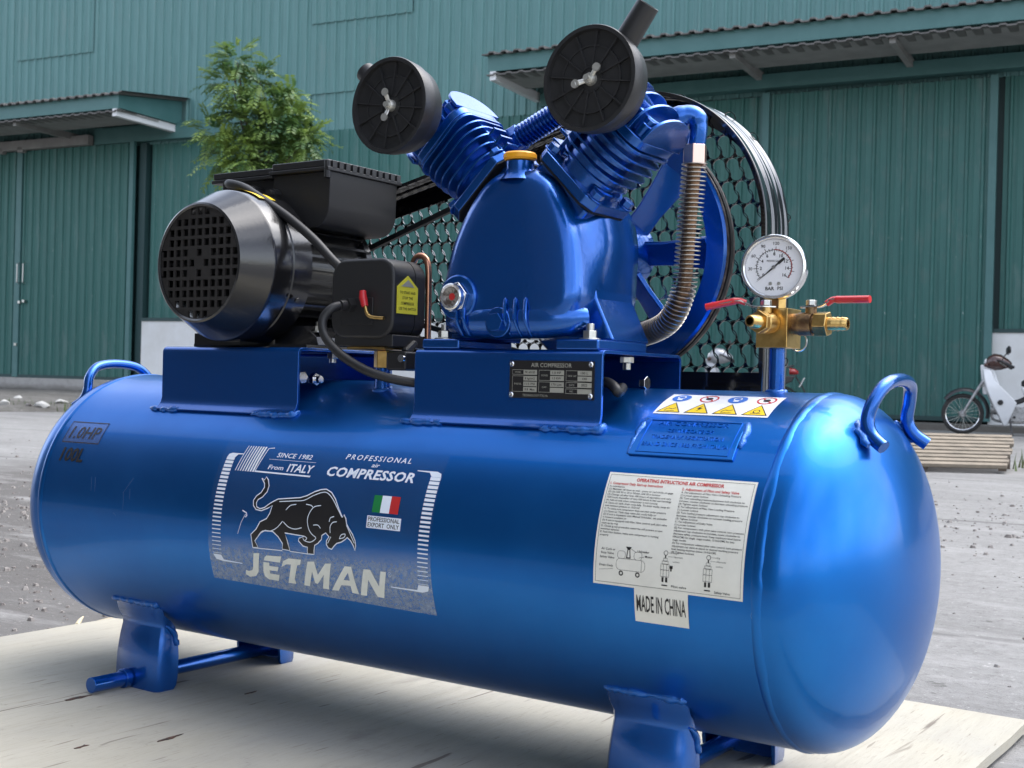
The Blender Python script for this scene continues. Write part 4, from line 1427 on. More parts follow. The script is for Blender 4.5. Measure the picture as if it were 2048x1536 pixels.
# ---- flywheel
FY = 0.135
rim = [(-0.014, 0.134), (-0.014, 0.1575), (-0.011, 0.1605), (0.011, 0.1605), (0.014, 0.1575), (0.014, 0.134)]
fly = part('flywheel', MB().lathe(rim, (PX, FY, PZ), YAX, 120, closed=True), BLUE, sm=30)
part('belt_track', MB().lathe([(-0.0105, 0.1585), (-0.0100, 0.1616), (-0.006, 0.1616), (-0.005, 0.1605), (0.005, 0.1605), (0.006, 0.1616), (0.0100, 0.1616), (0.0105, 0.1585)], (PX, FY, PZ), YAX, 120, closed=True), DSTEEL, fly, sm=30)
part('hub', MB().lathe([(-0.052, 0.0), (-0.052, 0.024), (-0.034, 0.025), (-0.034, 0.044), (-0.030, 0.046), (0.018, 0.046), (0.02, 0.0)], (PX, FY, PZ), YAX, 48), BLUE, fly, sm=30)
for i in range(7):
    a = R_(50 + i * 360 / 7)
    Ms = Matrix.Translation((PX, FY, PZ)) @ Matrix.Rotation(-a, 4, 'Y') @ Matrix.Rotation(R_(38), 4, 'X')
    sp = MB()
    sp.loft([[(x, -t, -w), (x, t, -w), (x, t, w), (x, -t, w)] for x, w, t in ((0.040, 0.017, 0.004), (0.07, 0.0165, 0.0035), (0.105, 0.020, 0.0035), (0.134, 0.024, 0.004))], M=Ms)
    part('spoke', sp, BLUE, fly, sm=0, bevel=0.0015)

# ---- belt and motor pulley
pul = part('motor_pulley', MB().lathe([(0.095, 0.0), (0.095, 0.014), (0.118, 0.014), (0.118, 0.038), (0.128, 0.034), (0.142, 0.034), (0.152, 0.038), (0.152, 0.0)], (MX, 0, MZ), YAX, 48), DSTEEL, sm=30)
R1, R2 = 0.1590, 0.037
dx_, dz_ = PX - MX, PZ - MZ
dl = math.hypot(dx_, dz_)
th = math.atan2(dz_, dx_)
al = math.acos((R1 - R2) / dl)
bp = []
for i in range(41):
    a = th + math.pi - al + (2 * al) * 0 + (-(math.pi - al) * 2) * i / 40
    bp.append((PX + R1 * math.cos(a), FY, PZ + R1 * math.sin(a)))
for i in range(17):
    a = th - (math.pi - al) - (2 * al) * i / 16
    bp.append((MX + R2 * math.cos(a), FY, MZ + R2 * math.sin(a)))
bp2 = []
for i, q in enumerate(bp):
    nx = bp[(i + 1) % len(bp)]
    bp2.append(V(q))
    L_ = (V(nx) - V(q)).length
    if L_ > 0.05:
        for k in range(1, 12):
            bp2.append(V(q).lerp(V(nx), k / 12))
part('drive_belt', MB().tube(bp2, 0.0052, n=4, closed=True, ref=(0, 1, 0)), RUBBER, sm=20)

# ---- belt guard: pressed band, lips and expanded metal back
GY0, GY1 = 0.100, 0.172
gc, grr = (0.105, 0.384), 0.182
lc, lr = (MX, 0.338), 0.110
gth = math.atan2(gc[1] - lc[1], gc[0] - lc[0])
gal = math.acos((grr - lr) / math.hypot(gc[0] - lc[0], gc[1] - lc[1]))
gpts = [(0.288, 0.19 + 0.194 * i / 6) for i in range(6)]
a1 = gth + (math.pi - gal)
a1 = gth + gal
for i in range(31):
    a = a1 * i / 30
    gpts.append((gc[0] + grr * math.cos(a), gc[1] + grr * math.sin(a)))
for i in range(1, 8):
    x0, z0 = gc[0] + grr * math.cos(a1), gc[1] + grr * math.sin(a1)
    x1, z1 = lc[0] + lr * math.cos(a1), lc[1] + lr * math.sin(a1)
    gpts.append((x0 + (x1 - x0) * i / 8, z0 + (z1 - z0) * i / 8))
for i in range(17):
    a = a1 + (math.pi * 1.5 - a1) * i / 16
    gpts.append((lc[0] + lr * math.cos(a), lc[1] + lr * math.sin(a)))
gpts += [(-0.25, 0.216), (-0.1, 0.203), (0.0, 0.196), (0.1, 0.191), (0.2, 0.19)]


def goff(d):
    out = []
    n = len(gpts)
    for i, q in enumerate(gpts):
        a, b = gpts[i - 1], gpts[(i + 1) % n]
        t = V((b[0] - a[0], b[1] - a[1])).normalized()
        out.append((q[0] - t.y * d, q[1] + t.x * d))
    return out


gm = MB()
n = len(gpts)
NB = 20
rows = []
for j in range(NB + 1):
    u = j / NB
    d = -0.0011 * (math.sin(u * math.pi * 5) + 0.6 * math.sin(u * math.pi * 11 + 1))
    q = goff(d)
    rows.append([(x, GY0 + (GY1 - GY0) * u, z) for x, z in q])
vs = [q for r in rows for q in r]
fs = [(j * n + i, j * n + (i + 1) % n, (j + 1) * n + (i + 1) % n, (j + 1) * n + i) for j in range(NB) for i in range(n)]
guard = part('belt_guard', gm.add(vs, fs), GBLACK, sm=60, fix=False)
md = guard.modifiers.new('sheet', 'SOLIDIFY')
md.thickness = 0.0016
md.offset = 0
for yy, w, nm in ((GY0, 0.004, 'front_lip'), (GY1, 0.020, 'rear_lip')):
    o1, o2 = goff(-0.001), goff(w)
    vs = [(x, yy - 0.001, z) for x, z in o1] + [(x, yy - 0.001, z) for x, z in o2] + [(x, yy + 0.001, z) for x, z in o1] + [(x, yy + 0.001, z) for x, z in o2]
    fs = []
    for i in range(n):
        j = (i + 1) % n
        fs += [(i, j, n + j, n + i), (2 * n + i, 3 * n + i, 3 * n + j, 2 * n + j), (n + i, n + j, 3 * n + j, 3 * n + i), (i, 2 * n + i, 2 * n + j, j)]
    part(nm, MB().add(vs, fs), GBLACK, guard, sm=30)
part('lower_skirt', MB().box((0.205, GY0 + 0.004, 0.197), (0.160, 0.003, 0.030)), GBLACK, guard, sm=0)

# peanut shaped openings: each cell is a flat ring of metal, rows joined by a bar
CW, CH = 0.0190, 0.0296
lob, sh = 0.0086, 0.0032
ring_in = []
for i in range(12):
    a = R_(-8 + 196 * i / 11)
    ring_in.append((-sh + lob * math.cos(a), 0.0058 + lob * math.sin(a)))
ring_in.append((sh * 0.2 - 0.0080, 0.0002))
for i in range(12):
    a = R_(172 + 196 * i / 11)
    ring_in.append((sh + lob * math.cos(a), -0.0058 + lob * math.sin(a)))
ring_in.append((-sh * 0.2 + 0.0080, -0.0002))
wn_ = len(ring_in)
ring_out = []
for i, q in enumerate(ring_in):
    a, b = ring_in[i - 1], ring_in[(i + 1) % wn_]
    t = V((b[0] - a[0], b[1] - a[1])).normalized()
    ring_out.append((q[0] + t.y * 0.0009, q[1] - t.x * 0.0009))


def inside(x, z, margin=0.006):
    poly = goff(margin)
    c = False
    j = len(poly) - 1
    for i in range(len(poly)):
        if (poly[i][1] > z) != (poly[j][1] > z) and x < (poly[j][0] - poly[i][0]) * (z - poly[i][1]) / (poly[j][1] - poly[i][1]) + poly[i][0]:
            c = not c
        j = i
    return c


mesh_b = MB()
MY = GY1 - 0.002
poly_in = goff(0.004)
for r in range(16):
    z = 0.175 + CH * r
    xs = []
    for c in range(46):
        x = -0.53 + CW * c + (0.006 * r) % CW
        if not inside(x, z, 0.0):
            continue
        xs.append(x)
        vs, fs = [], []
        for k, (pa, pb) in enumerate(zip(ring_in, ring_out)):
            vs += [(x + pa[0], MY - 0.0010, z + pa[1]), (x + pb[0], MY - 0.0010, z + pb[1]), (x + pb[0], MY + 0.0010, z + pb[1]), (x + pa[0], MY + 0.0010, z + pa[1])]
        for k in range(wn_):
            a, b = 4 * k, 4 * ((k + 1) % wn_)
            fs += [(a, b, b + 1, a + 1), (a + 2, b + 2, b + 3, a + 3), (a + 3, b + 3, b, a), (a + 1, b + 1, b + 2, a + 2)]
        mesh_b.add(vs, fs)
        # web of metal left between four lobes
        for ox, oz in ((-sh + CW / 2, 0.0122), (sh + CW / 2, -0.0122)):
            if not inside(x + ox, z + oz, 0.004):
                continue
            mesh_b.add([(x + ox - 0.0036, MY, z + oz + (0.0022 if oz > 0 else -0.0022)), (x + ox + 0.0036, MY, z + oz + (0.0022 if oz > 0 else -0.0022)), (x + ox, MY, z + oz - (0.0042 if oz > 0 else -0.0042))], [(0, 1, 2)])
part('expanded_metal', mesh_b, GBLACK, guard, sm=0)

# ---- gauge manifold at the right end
part('manifold_pipe', MB().cyl((0.349, 0.0, 0.185), (0.349, 0.0, 0.240), 0.0088, n=28), BLUE, sm=40)
weld([V((0.349, 0, 0.1895)) + V((0.0095 * math.cos(t), 0.0095 * math.sin(t), 0)) for t in [2 * math.pi * i / 14 for i in range(15)]], 0.0032, 78)
man = part('manifold_block', MB().box((0.350, 0.0, 0.2595), (0.036, 0.040, 0.043)), BRASS, sm=0, bevel=0.0008)
part('gauge_stem', MB().cyl((0.352, -0.006, 0.281), (0.352, -0.006, 0.294), 0.0088, n=6, spin=0.4), BRASS, man, sm=30, bevel=0.0006)
GA = R_(13)
gn = V((math.sin(GA), -math.cos(GA), 0))
gx = V((math.cos(GA), math.sin(GA), 0))
gcn = V((0.3495, -0.013, 0.3255))
gauge = part('pressure_gauge', MB().lathe([(-0.022, 0.0), (-0.022, 0.0285), (-0.019, 0.0308), (-0.006, 0.0312), (-0.005, 0.0345), (-0.003, 0.0357), (0.009, 0.0357), (0.0115, 0.0345), (0.0118, 0.0325), (0.0095, 0.0312), (0.0055, 0.0308), (0.0055, 0.0)], gcn, gn, 80), CHROME, sm=30)
GM = Matrix(((gx.x, 0, gn.x, gcn.x), (gx.y, 0, gn.y, gcn.y), (0, 1, 0, gcn.z), (0, 0, 0, 1)))     # local xy = dial plane
part('dial', MB().lathe([(0.0058, 0.0), (0.0058, 0.0307), (0.0062, 0.0307), (0.0062, 0.0)], gcn, gn, 64), WSTICK, gauge, sm=30)
ink, inkr = MB(), MB()
H = 0.0064


def arcband(mb, r0, r1, a0, a1, n=40, M=GM, h=H):
    vs, fs = [], []
    for i in range(n + 1):
        a = R_(a0 + (a1 - a0) * i / n)
        vs += [(r0 * math.cos(a), r0 * math.sin(a), h), (r1 * math.cos(a), r1 * math.sin(a), h)]
        if i:
            fs.append((2 * i - 2, 2 * i - 1, 2 * i + 1, 2 * i))
    mb.add(vs, fs, M)


def tick(mb, a, r0, r1, w):
    a = R_(a)
    c, s = math.cos(a), math.sin(a)
    mb.add([(r0 * c - w * s, r0 * s + w * c, H), (r0 * c + w * s, r0 * s - w * c, H), (r1 * c + w * s, r1 * s - w * c, H), (r1 * c - w * s, r1 * s + w * c, H)], [(0, 1, 2, 3)], GM)


def ang(bar):
    return 217 - 254 * bar / 16


arcband(ink, 0.0187, 0.0193, ang(0), ang(16))
arcband(inkr, 0.0186, 0.0197, ang(8), ang(16))
for i in range(33):
    tick(ink, ang(i / 2), 0.0165 if i % 4 == 0 else 0.0175, 0.0188, 0.00035)
for i in range(24):
    tick(ink, ang(i * 0.69), 0.0192, 0.0225 if i % 3 == 0 else 0.0206, 0.0003)
part('dial_marks', ink, INK, gauge, fix=False)
part('dial_red_arc', inkr, INKR, gauge, fix=False)
nd = MB()
na = R_(221)
c_, s_ = math.cos(na), math.sin(na)


def npt(r, w, h):
    return (r * c_ - w * s_, r * s_ + w * c_, h)


nd.add([npt(0.026, 0, 0.0076), npt(0.004, 0.0009, 0.0076), npt(-0.006, 0.0009, 0.0076), npt(-0.0065, 0.0016, 0.0076), npt(-0.015, 0.0014, 0.0076), npt(-0.015, -0.0014, 0.0076), npt(-0.0065, -0.0016, 0.0076), npt(-0.006, -0.0009, 0.0076), npt(0.004, -0.0009, 0.0076)], [tuple(range(9))], GM)
part('needle', nd, INK, gauge, fix=False)
part('needle_pin', MB().lathe([(0.0062, 0.0), (0.0062, 0.0024), (0.0088, 0.0022), (0.0088, 0)], gcn, gn, 24), CHROME, gauge)
for q in ((-0.0035, -0.0178), (0.0058, -0.0178)):
    part('dial_screw', MB().cyl(GM @ V((q[0], q[1], 0.0062)), GM @ V((q[0], q[1], 0.0070)), 0.0019, n=12), STEEL, gauge)
part('gauge_glass', MB().lathe([(0.0098, 0.0), (0.0098, 0.0316)], gcn, gn, 48), GLASS, gauge, fix=False)

# outlet cocks
vr = part('ball_valve', MB().lathe([(0, 0.0), (0, 0.0115), (0.006, 0.0115), (0.0065, 0.0128), (0.022, 0.0128), (0.0225, 0.0105), (0.0245, 0.0105), (0.0245, 0)], (0.368, 0.0, 0.2645), (1, 0, 0), 28), DBRASS, sm=30)
part('hex_nut', MB().cyl((0.3925, 0.0, 0.2645), (0.4075, 0.0, 0.2645), 0.0142, n=6, spin=0.2), BRASS, vr, sm=30, bevel=0.0012)
part('hose_barb', MB().lathe([(0, 0.0075), (0.004, 0.0068), (0.0045, 0.0078), (0.009, 0.0065), (0.0095, 0.0078), (0.014, 0.0065), (0.0145, 0.0076), (0.020, 0.0066), (0.021, 0.0058), (0.021, 0.0040), (0.010, 0.0040), (0.0, 0.0040)], (0.4075, 0.0, 0.2645), (1, 0, 0), 24, closed=True), BRASS, vr, sm=30)
part('valve_stem', MB().cyl((0.387, 0.0, 0.275), (0.387, 0.0, 0.2825), 0.0062, n=16), DBRASS, vr)
part('lever_nut', MB().cyl((0.387, 0.0, 0.2845), (0.387, 0.0, 0.2905), 0.0062, n=6), STEEL, vr, sm=30, bevel=0.0008)
part('lever', MB().tube(smooth_path([(0.376, 0.0, 0.283), (0.387, 0.0, 0.2832), (0.398, 0.0, 0.2838), (0.407, 0.0, 0.288), (0.412, 0.0, 0.291), (0.45, 0.0, 0.2915)], 5), 0.0056, n=8, flat=0.28, ref=(0, 0, 1)), CHROME, vr, sm=50)
part('lever_sleeve', MB().tube(smooth_path([(0.4045, 0.0, 0.2865), (0.4115, 0.0, 0.2905), (0.42, 0.0, 0.2905), (0.448, 0.0, 0.2905), (0.4515, 0.0, 0.2905)], 5), [0.0048] * 8 + [0.0056] * 12 + [0.0042], n=14, flat=0.72), RED, vr, sm=50)
vf = part('ball_valve', MB().lathe([(0, 0.0), (0, 0.0105), (0.006, 0.0105), (0.008, 0.0122), (0.020, 0.0122), (0.022, 0.010), (0.022, 0)], (0.350, -0.0195, 0.2645), (-0.12, -1, 0), 28), BRASS, sm=30)
part('hex_nut', MB().cyl((0.3474, -0.0405, 0.2645), (0.3465, -0.048, 0.2645), 0.0128, n=6, spin=0.5), BRASS, vf, sm=30, bevel=0.001)
part('hose_barb', MB().lathe([(0, 0.0080), (0.004, 0.0070), (0.0045, 0.0080), (0.010, 0.0066), (0.0105, 0.0076), (0.016, 0.0064), (0.017, 0.0055), (0.017, 0.0042), (0.006, 0.0042), (0.0, 0.0042)], (0.3465, -0.048, 0.2645), (-0.12, -1, 0), 24, closed=True), BRASS, vf, sm=30)
part('barb_bore', MB().lathe([(0.004, 0.0), (0.004, 0.0043)], (0.3465, -0.048, 0.2645), (-0.12, -1, 0), 20), VOID, vf, fix=False)
part('valve_stem', MB().cyl((0.3485, -0.032, 0.274), (0.3485, -0.032, 0.281), 0.006, n=16), BRASS, vf)
part('lever_nut', MB().cyl((0.3485, -0.032, 0.2828), (0.3485, -0.032, 0.2888), 0.0062, n=6), STEEL, vf, sm=30, bevel=0.0008)
part('lever', MB().tube(smooth_path([(0.358, -0.028, 0.2815), (0.3485, -0.032, 0.2818), (0.335, -0.036, 0.2822), (0.326, -0.038, 0.286), (0.318, -0.041, 0.288), (0.287, -0.05, 0.2815)], 5), 0.0054, n=8, flat=0.28, ref=(0, 0, 1)), CHROME, vf, sm=50)
part('lever_sleeve', MB().tube(smooth_path([(0.3275, -0.038, 0.2858), (0.3195, -0.0405, 0.288), (0.31, -0.043, 0.2862), (0.290, -0.049, 0.2818), (0.286, -0.050, 0.281)], 5), [0.0046] * 7 + [0.0054] * 13 + [0.0040], n=14, flat=0.72), RED, vf, sm=50)
part('pull_ring', MB().tube([(0.371 + 0.0095 * math.cos(t), 0.006, 0.2455 + 0.0105 * math.sin(t)) for t in [2 * math.pi * i / 28 for i in range(28)]], 0.0008, n=6, closed=True), STEEL, man)

# ================================================================== PRINT, DECALS, LETTERING
_tc = {}


def text_mesh(s, shear=0.0, bold=0.0, space=1.0):
    key = (s, shear, bold, space)
    if key in _tc:
        return _tc[key]
    cu = bpy.data.curves.new('t', 'FONT')
    cu.body = s
    cu.size = 1.0
    cu.shear = shear
    cu.offset = bold
    cu.space_character = space
    cu.resolution_u = 2
    o = bpy.data.objects.new('t', cu)
    COL.objects.link(o)
    dg = bpy.context.evaluated_depsgraph_get()
    dg.update()
    me = bpy.data.meshes.new_from_object(o.evaluated_get(dg))
    vs = [(v.co.x, v.co.y) for v in me.vertices]
    fs = [tuple(p.vertices) for p in me.polygons]
    bpy.data.objects.remove(o)
    bpy.data.curves.remove(cu)
    bpy.data.meshes.remove(me)
    x0 = min(v[0] for v in vs)
    x1 = max(v[0] for v in vs)
    _tc[key] = (vs, fs, x0, x1)
    return _tc[key]


_h = text_mesh('H')
CAPH = max(v[1] for v in _h[0])


class Flat:
    """2-D print: faces collected in a plane, later laid on a surface"""

    def __init__(self):
        self.v, self.f = [], []

    def poly(self, pts, holes=()):
        loops = [[V((x, y, 0)) for x, y in pts]] + [[V((x, y, 0)) for x, y in h] for h in holes]
        tri = tessellate_polygon(loops)
        b = len(self.v)
        for l in loops:
            self.v += [(q.x, q.y) for q in l]
        self.f += [tuple(i + b for i in t) for t in tri]
        return self

    def rect(self, x0, y0, x1, y1):
        b = len(self.v)
        self.v += [(x0, y0), (x1, y0), (x1, y1), (x0, y1)]
        self.f.append((b, b + 1, b + 2, b + 3))
        return self

    def quad(self, *q):
        b = len(self.v)
        self.v += list(q)
        self.f.append((b, b + 1, b + 2, b + 3))
        return self

    def stroke(self, pts, w, closed=False):
        n = len(pts)
        ls, rs = [], []
        for i in range(n):
            if closed:
                a, b = V(pts[i - 1]), V(pts[(i + 1) % n])
            else:
                a, b = V(pts[max(i - 1, 0)]), V(pts[min(i + 1, n - 1)])
            t = (b - a).normalized()
            ls.append((pts[i][0] - t.y * w / 2, pts[i][1] + t.x * w / 2))
            rs.append((pts[i][0] + t.y * w / 2, pts[i][1] - t.x * w / 2))
        for i in range(n if closed else n - 1):
            j = (i + 1) % n
            self.quad(ls[i], rs[i], rs[j], ls[j])
        return self

    def frame(self, x0, y0, x1, y1, w):
        return self.rect(x0, y0, x1, y0 + w).rect(x0, y1 - w, x1, y1).rect(x0, y0 + w, x0 + w, y1 - w).rect(x1 - w, y0 + w, x1, y1 - w)

    def ring(self, cx, cy, r0, r1, n=28, sx=1.0, a0=0, a1=360):
        for i in range(n):
            a, b = R_(a0 + (a1 - a0) * i / n), R_(a0 + (a1 - a0) * (i + 1) / n)
            if r0 > 0:
                self.quad((cx + sx * r0 * math.cos(a), cy + r0 * math.sin(a)), (cx + sx * r1 * math.cos(a), cy + r1 * math.sin(a)), (cx + sx * r1 * math.cos(b), cy + r1 * math.sin(b)), (cx + sx * r0 * math.cos(b), cy + r0 * math.sin(b)))
            else:
                k = len(self.v)
                self.v += [(cx, cy), (cx + sx * r1 * math.cos(a), cy + r1 * math.sin(a)), (cx + sx * r1 * math.cos(b), cy + r1 * math.sin(b))]
                self.f.append((k, k + 1, k + 2))
        return self

    def text(self, s, x, y, cap, width=None, x1=None, shear=0.0, bold=0.0, align='L', space=1.0, y1=None):
        vs, fs, a, b = text_mesh(s, shear, bold, space)
        ky = cap / CAPH
        kx = ky
        if x1 is not None:
            width = x1 - x
        if width:
            kx = width / (b - a)
        wd = (b - a) * kx
        ox = x - (wd / 2 if align == 'C' else wd if align == 'R' else 0)
        sl = 0 if y1 is None else (y1 - y) / wd
        k = len(self.v)
        self.v += [(ox + (q[0] - a) * kx, y + q[1] * ky + sl * (q[0] - a) * kx) for q in vs]
        self.f += [tuple(i + k for i in f) for f in fs]
        return self

    def lay(self, name, m, parent, fn, cut=None):
        """fn maps (x, y) to 3-D; cut slices the faces every `cut` in y first so that they follow a curve"""
        me = bpy.data.meshes.new(name)
        me.from_pydata([(x, y, 0) for x, y in self.v], [], self.f)
        if cut:
            bm = bmesh.new()
            bm.from_mesh(me)
            ys = [v.co.y for v in bm.verts]
            k = math.floor(min(ys) / cut) + 1
            while k * cut < max(ys):
                bmesh.ops.bisect_plane(bm, geom=bm.verts[:] + bm.edges[:] + bm.faces[:], plane_co=(0, k * cut, 0), plane_no=(0, 1, 0), dist=1e-7)
                k += 1
            bm.to_mesh(me)
            bm.free()
        for v in me.vertices:
            v.co = V(fn(v.co.x, v.co.y)) + V(OFF)
        me.update()
        return obj(name, me, m, parent)


def on_tank(h):
    r = RT + h
    return lambda u, v: (u, -r * math.cos(v / RT), r * math.sin(v / RT))


def U(l):
    return [(a / 1e4, b / 1e4) for a, b in l]


BULL = [(-2574,656),(-2520,634),(-2502,678),(-2453,639),(-2416,566),(-2426,490),(-2487,420),(-2557,382),(-2577,339),(-2560,292),(-2499,272),(-2424,294),(-2345,349),(-2275,387),(-2214,415),(-2042,436),(-1850,459),(-1751,490),(-1638,547),(-1542,581),(-1460,592),(-1365,559),(-1282,485),(-1218,396),(-1162,322),(-1123,279),(-1108,311),(-1070,268),(-1051,208),(-1003,151),(-947,95),(-901,22),(-889,-38),(-899,-92),(-930,-34),(-972,16),(-1025,49),(-1054,24),(-1115,-13),(-1187,-35),(-1228,-70),(-1270,-113),(-1322,-102),(-1353,-66),(-1354,-19),(-1314,31),(-1369,73),(-1430,36),(-1434,-11),(-1490,-63),(-1543,-92),(-1555,-148),(-1558,-204),(-1665,-207),(-1662,-127),(-1737,-118),(-1812,-62),(-1802,-29),(-1716,2),(-2044,13),(-1998,-79),(-1958,-196),(-2086,-192),(-2082,-119),(-2153,-45),(-2244,11),(-2379,15),(-2457,-24),(-2560,-131),(-2507,-208),(-2600,-217),(-2628,-55),(-2538,18),(-2477,112),(-2369,161),(-2322,229),(-2295,328),(-2366,290),(-2473,250),(-2566,259),(-2620,303),(-2634,368),(-2592,429),(-2525,475),(-2489,544),(-2505,593)]
BLINES = [[(-2185,385),(-1948,411),(-1778,432),(-1645,498),(-1510,548),(-1425,546),(-1323,482),(-1211,365),(-1133,278)],[(-1490,390),(-1591,367),(-1652,299),(-1680,202),(-1646,95),(-1589,37),(-1523,-4),(-1607,-58),(-1704,-52),(-1737,-23)],[(-2054,291),(-1989,352),(-1895,372)],[(-1735,387),(-1647,378),(-1609,349)],[(-2076,145),(-1982,90),(-1872,75),(-1765,100)],[(-2088,152),(-2180,65),(-2289,15),(-2424,3),(-2502,-69)],[(-1296,79),(-1303,156),(-1267,205),(-1207,218)],[(-1326,208),(-1312,256),(-1257,276)],[(-1577,148),(-1503,154),(-1457,119)],[(-1147,23),(-1119,72),(-1058,85),(-1076,45),(-1147,23)],[(-1049,193),(-988,106),(-910,-9)],[(-1332,-48),(-1283,34)],[(-2589,-221),(-2087,-208)],[(-1958,-204),(-1665,-207)],[(-1716,2),(-1672,-17),(-1704,-52)]]
LET = [[(-2596,-292),(-2492,-281),(-2547,-525),(-2611,-595),(-2722,-617),(-2791,-589),(-2774,-528),(-2723,-537),(-2656,-520),(-2632,-474)],[(-2368,-297),(-2116,-285),(-2142,-367),(-2424,-366),(-2406,-323)],[(-2436,-388),(-2332,-387),(-2339,-428),(-2182,-428),(-2207,-485),(-2347,-487),(-2347,-529),(-2186,-531),(-2219,-615),(-2388,-613),(-2450,-576),(-2460,-507)],[(-2129,-419),(-2087,-339),(-1989,-296),(-1781,-291),(-1805,-359),(-1852,-369),(-1931,-550),(-1921,-618),(-2053,-620),(-1987,-454),(-1959,-371),(-2033,-375)],[(-1674,-304),(-1566,-293),(-1526,-452),(-1386,-298),(-1291,-288),(-1384,-624),(-1480,-624),(-1428,-441),(-1552,-573),(-1594,-569),(-1616,-421),(-1693,-621),(-1790,-619)],[(-780,-302),(-679,-297),(-567,-487),(-521,-300),(-436,-299),(-518,-629),(-616,-625),(-722,-425),(-785,-633),(-880,-634)]]
LA = [(-1074,-297),(-971,-294),(-908,-626),(-1010,-625),(-1020,-534),(-1166,-543),(-1227,-622),(-1337,-629)]
LAH = [(-1032,-372),(-1017,-468),(-1116,-471)]

def clear_film():
    m = bpy.data.materials.new('clear_film')
    m.use_nodes = True
    nt = m.node_tree
    nt.nodes.clear()
    out = nt.nodes.new('ShaderNodeOutputMaterial')
    tr = nt.nodes.new('ShaderNodeBsdfTransparent')
    pb = nt.nodes.new('ShaderNodeBsdfPrincipled')
    pb.inputs['Base Color'].default_value = (0.3, 0.33, 0.45, 1)
    pb.inputs['Roughness'].default_value = 0.1
    mix = nt.nodes.new('ShaderNodeMixShader')
    mix.inputs[0].default_value = 0.16
    nt.links.new(tr.outputs[0], mix.inputs[1]); nt.links.new(pb.outputs[0], mix.inputs[2])
    nt.links.new(mix.outputs[0], out.inputs[0])
    return m


# ---- brand decal on the front of the tank
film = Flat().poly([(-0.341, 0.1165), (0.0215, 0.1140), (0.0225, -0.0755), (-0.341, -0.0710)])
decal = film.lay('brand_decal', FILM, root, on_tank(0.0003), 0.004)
pr = Flat()
pr.text('SINCE 1982', -0.2447, 0.0948, 0.0062, x1=-0.1849, shear=0.18, bold=0.012, space=1.05)
pr.text('From', -0.2526, 0.0780, 0.0058, x1=-0.2261, shear=0.18, bold=0.012)
pr.text('ITALY', -0.2196, 0.0770, 0.0098, x1=-0.1752, shear=0.18, bold=0.022)
pr.rect(-0.2559, 0.0911, -0.1757, 0.0915)
pr.quad((-0.2741, 0.0728), (-0.1783, 0.0720), (-0.1770, 0.0739), (-0.2726, 0.0747))
pr.stroke([(-0.2733, 0.0737), (-0.2640, 0.1060), (-0.2543, 0.1072)], 0.0012)
for i in range(8):
    x0, x1 = -0.3089 + i * 0.0044, -0.3014 + i * 0.0044
    wd_ = 0.0012 + i * 0.00025
    pr.quad((x0, 0.0727), (x0 + wd_, 0.0727), (x1 + wd_, 0.1079), (x1, 0.1079))
pr.text('PROFESSIONAL', -0.1312, 0.0993, 0.0066, x1=-0.0296, shear=0.2, bold=0.014, space=1.35)
pr.text('air', -0.0867, 0.0912, 0.0052, x1=-0.0743, shear=0.2, bold=0.012)
pr.text('COMPRESSOR', -0.1528, 0.0762, 0.0113, x1=-0.0172, shear=0.2, bold=0.03, space=1.06)
# side ladders, their bars thinning downwards
for xa, xb, xa1, xb1, y0, y1, nb in ((-0.3313, -0.3167, -0.3341, -0.3179, 0.0884, -0.0350, 25), (0.0055, 0.0202, 0.0029, 0.0180, 0.0828, -0.0385, 25)):
    for i in range(nb):
        t = i / (nb - 1)
        y = y0 + (y1 - y0) * t
        h = 0.0034 * (1 - t) + 0.0006
        pr.quad((xa + (xa1 - xa) * t, y - h / 2), (xb + (xb1 - xb) * t, y - h / 2), (xb + (xb1 - xb) * t, y + h / 2), (xa + (xa1 - xa) * t, y + h / 2))
pr.poly([(-0.3310, 0.0905), (-0.3295, 0.0945), (-0.3240, 0.0962), (-0.3028, 0.0962), (-0.3035, 0.0952), (-0.3130, 0.0945), (-0.3165, 0.0905)])
pr.poly([(-0.0164, 0.0918), (-0.0164, 0.0908), (0.0020, 0.0900), (0.0065, 0.0850), (0.0202, 0.0850), (0.0190, 0.0895), (0.0130, 0.0918)])
pr.poly([(-0.3340, -0.0370), (-0.3190, -0.0370), (-0.3150, -0.0430), (-0.2818, -0.0442), (-0.2818, -0.0452), (-0.3170, -0.0452), (-0.3290, -0.0435)])
pr.poly([(0.0030, -0.0400), (0.0182, -0.0400), (0.0165, -0.0460), (0.0080, -0.0485), (-0.0387, -0.0477), (-0.0387, -0.0466), (0.0005, -0.0462)])
# light box, flag stripe and bull outline
pr.rect(-0.0745, 0.0190, -0.0234, 0.0333)
pr.rect(-0.0566, 0.0376, -0.0430, 0.0579)
pr.stroke(U(BULL), 0.0013, True)
white = pr.lay('white_print', WHITEP, decal, on_tank(0.0006), 0.004)
cream = Flat()
for l in LET:
    cream.poly(U(l))
cream.poly(U(LA), [U(LAH)])
cream.text('R', -0.0386, -0.0335, 0.0022, align='C')
cream.ring(-0.0386, -0.0324, 0.0023, 0.0027)
cream.lay('brand_lettering', mat('cream_print', (0.78, 0.80, 0.74), 0.4, var=(60, (0.68, 0.70, 0.64), 0.4, 0.7)), decal, on_tank(0.0006), 0.004)
Flat().poly(U(BULL)).lay('bull_silhouette', INK, decal, on_tank(0.0005), 0.004)
bl = Flat()
for l in BLINES:
    l2 = [(q.x, q.y) for q in smooth_path([(a / 1e4, b / 1e4, 0) for a, b in l], 4)]
    bl.stroke(l2, 0.0010)
bl.lay('bull_lines', WHITEP, decal, on_tank(0.0008), 0.004)
Flat().rect(-0.0690, 0.0375, -0.0566, 0.0578).lay('flag_green', GREENI, decal, on_tank(0.0006), 0.004)
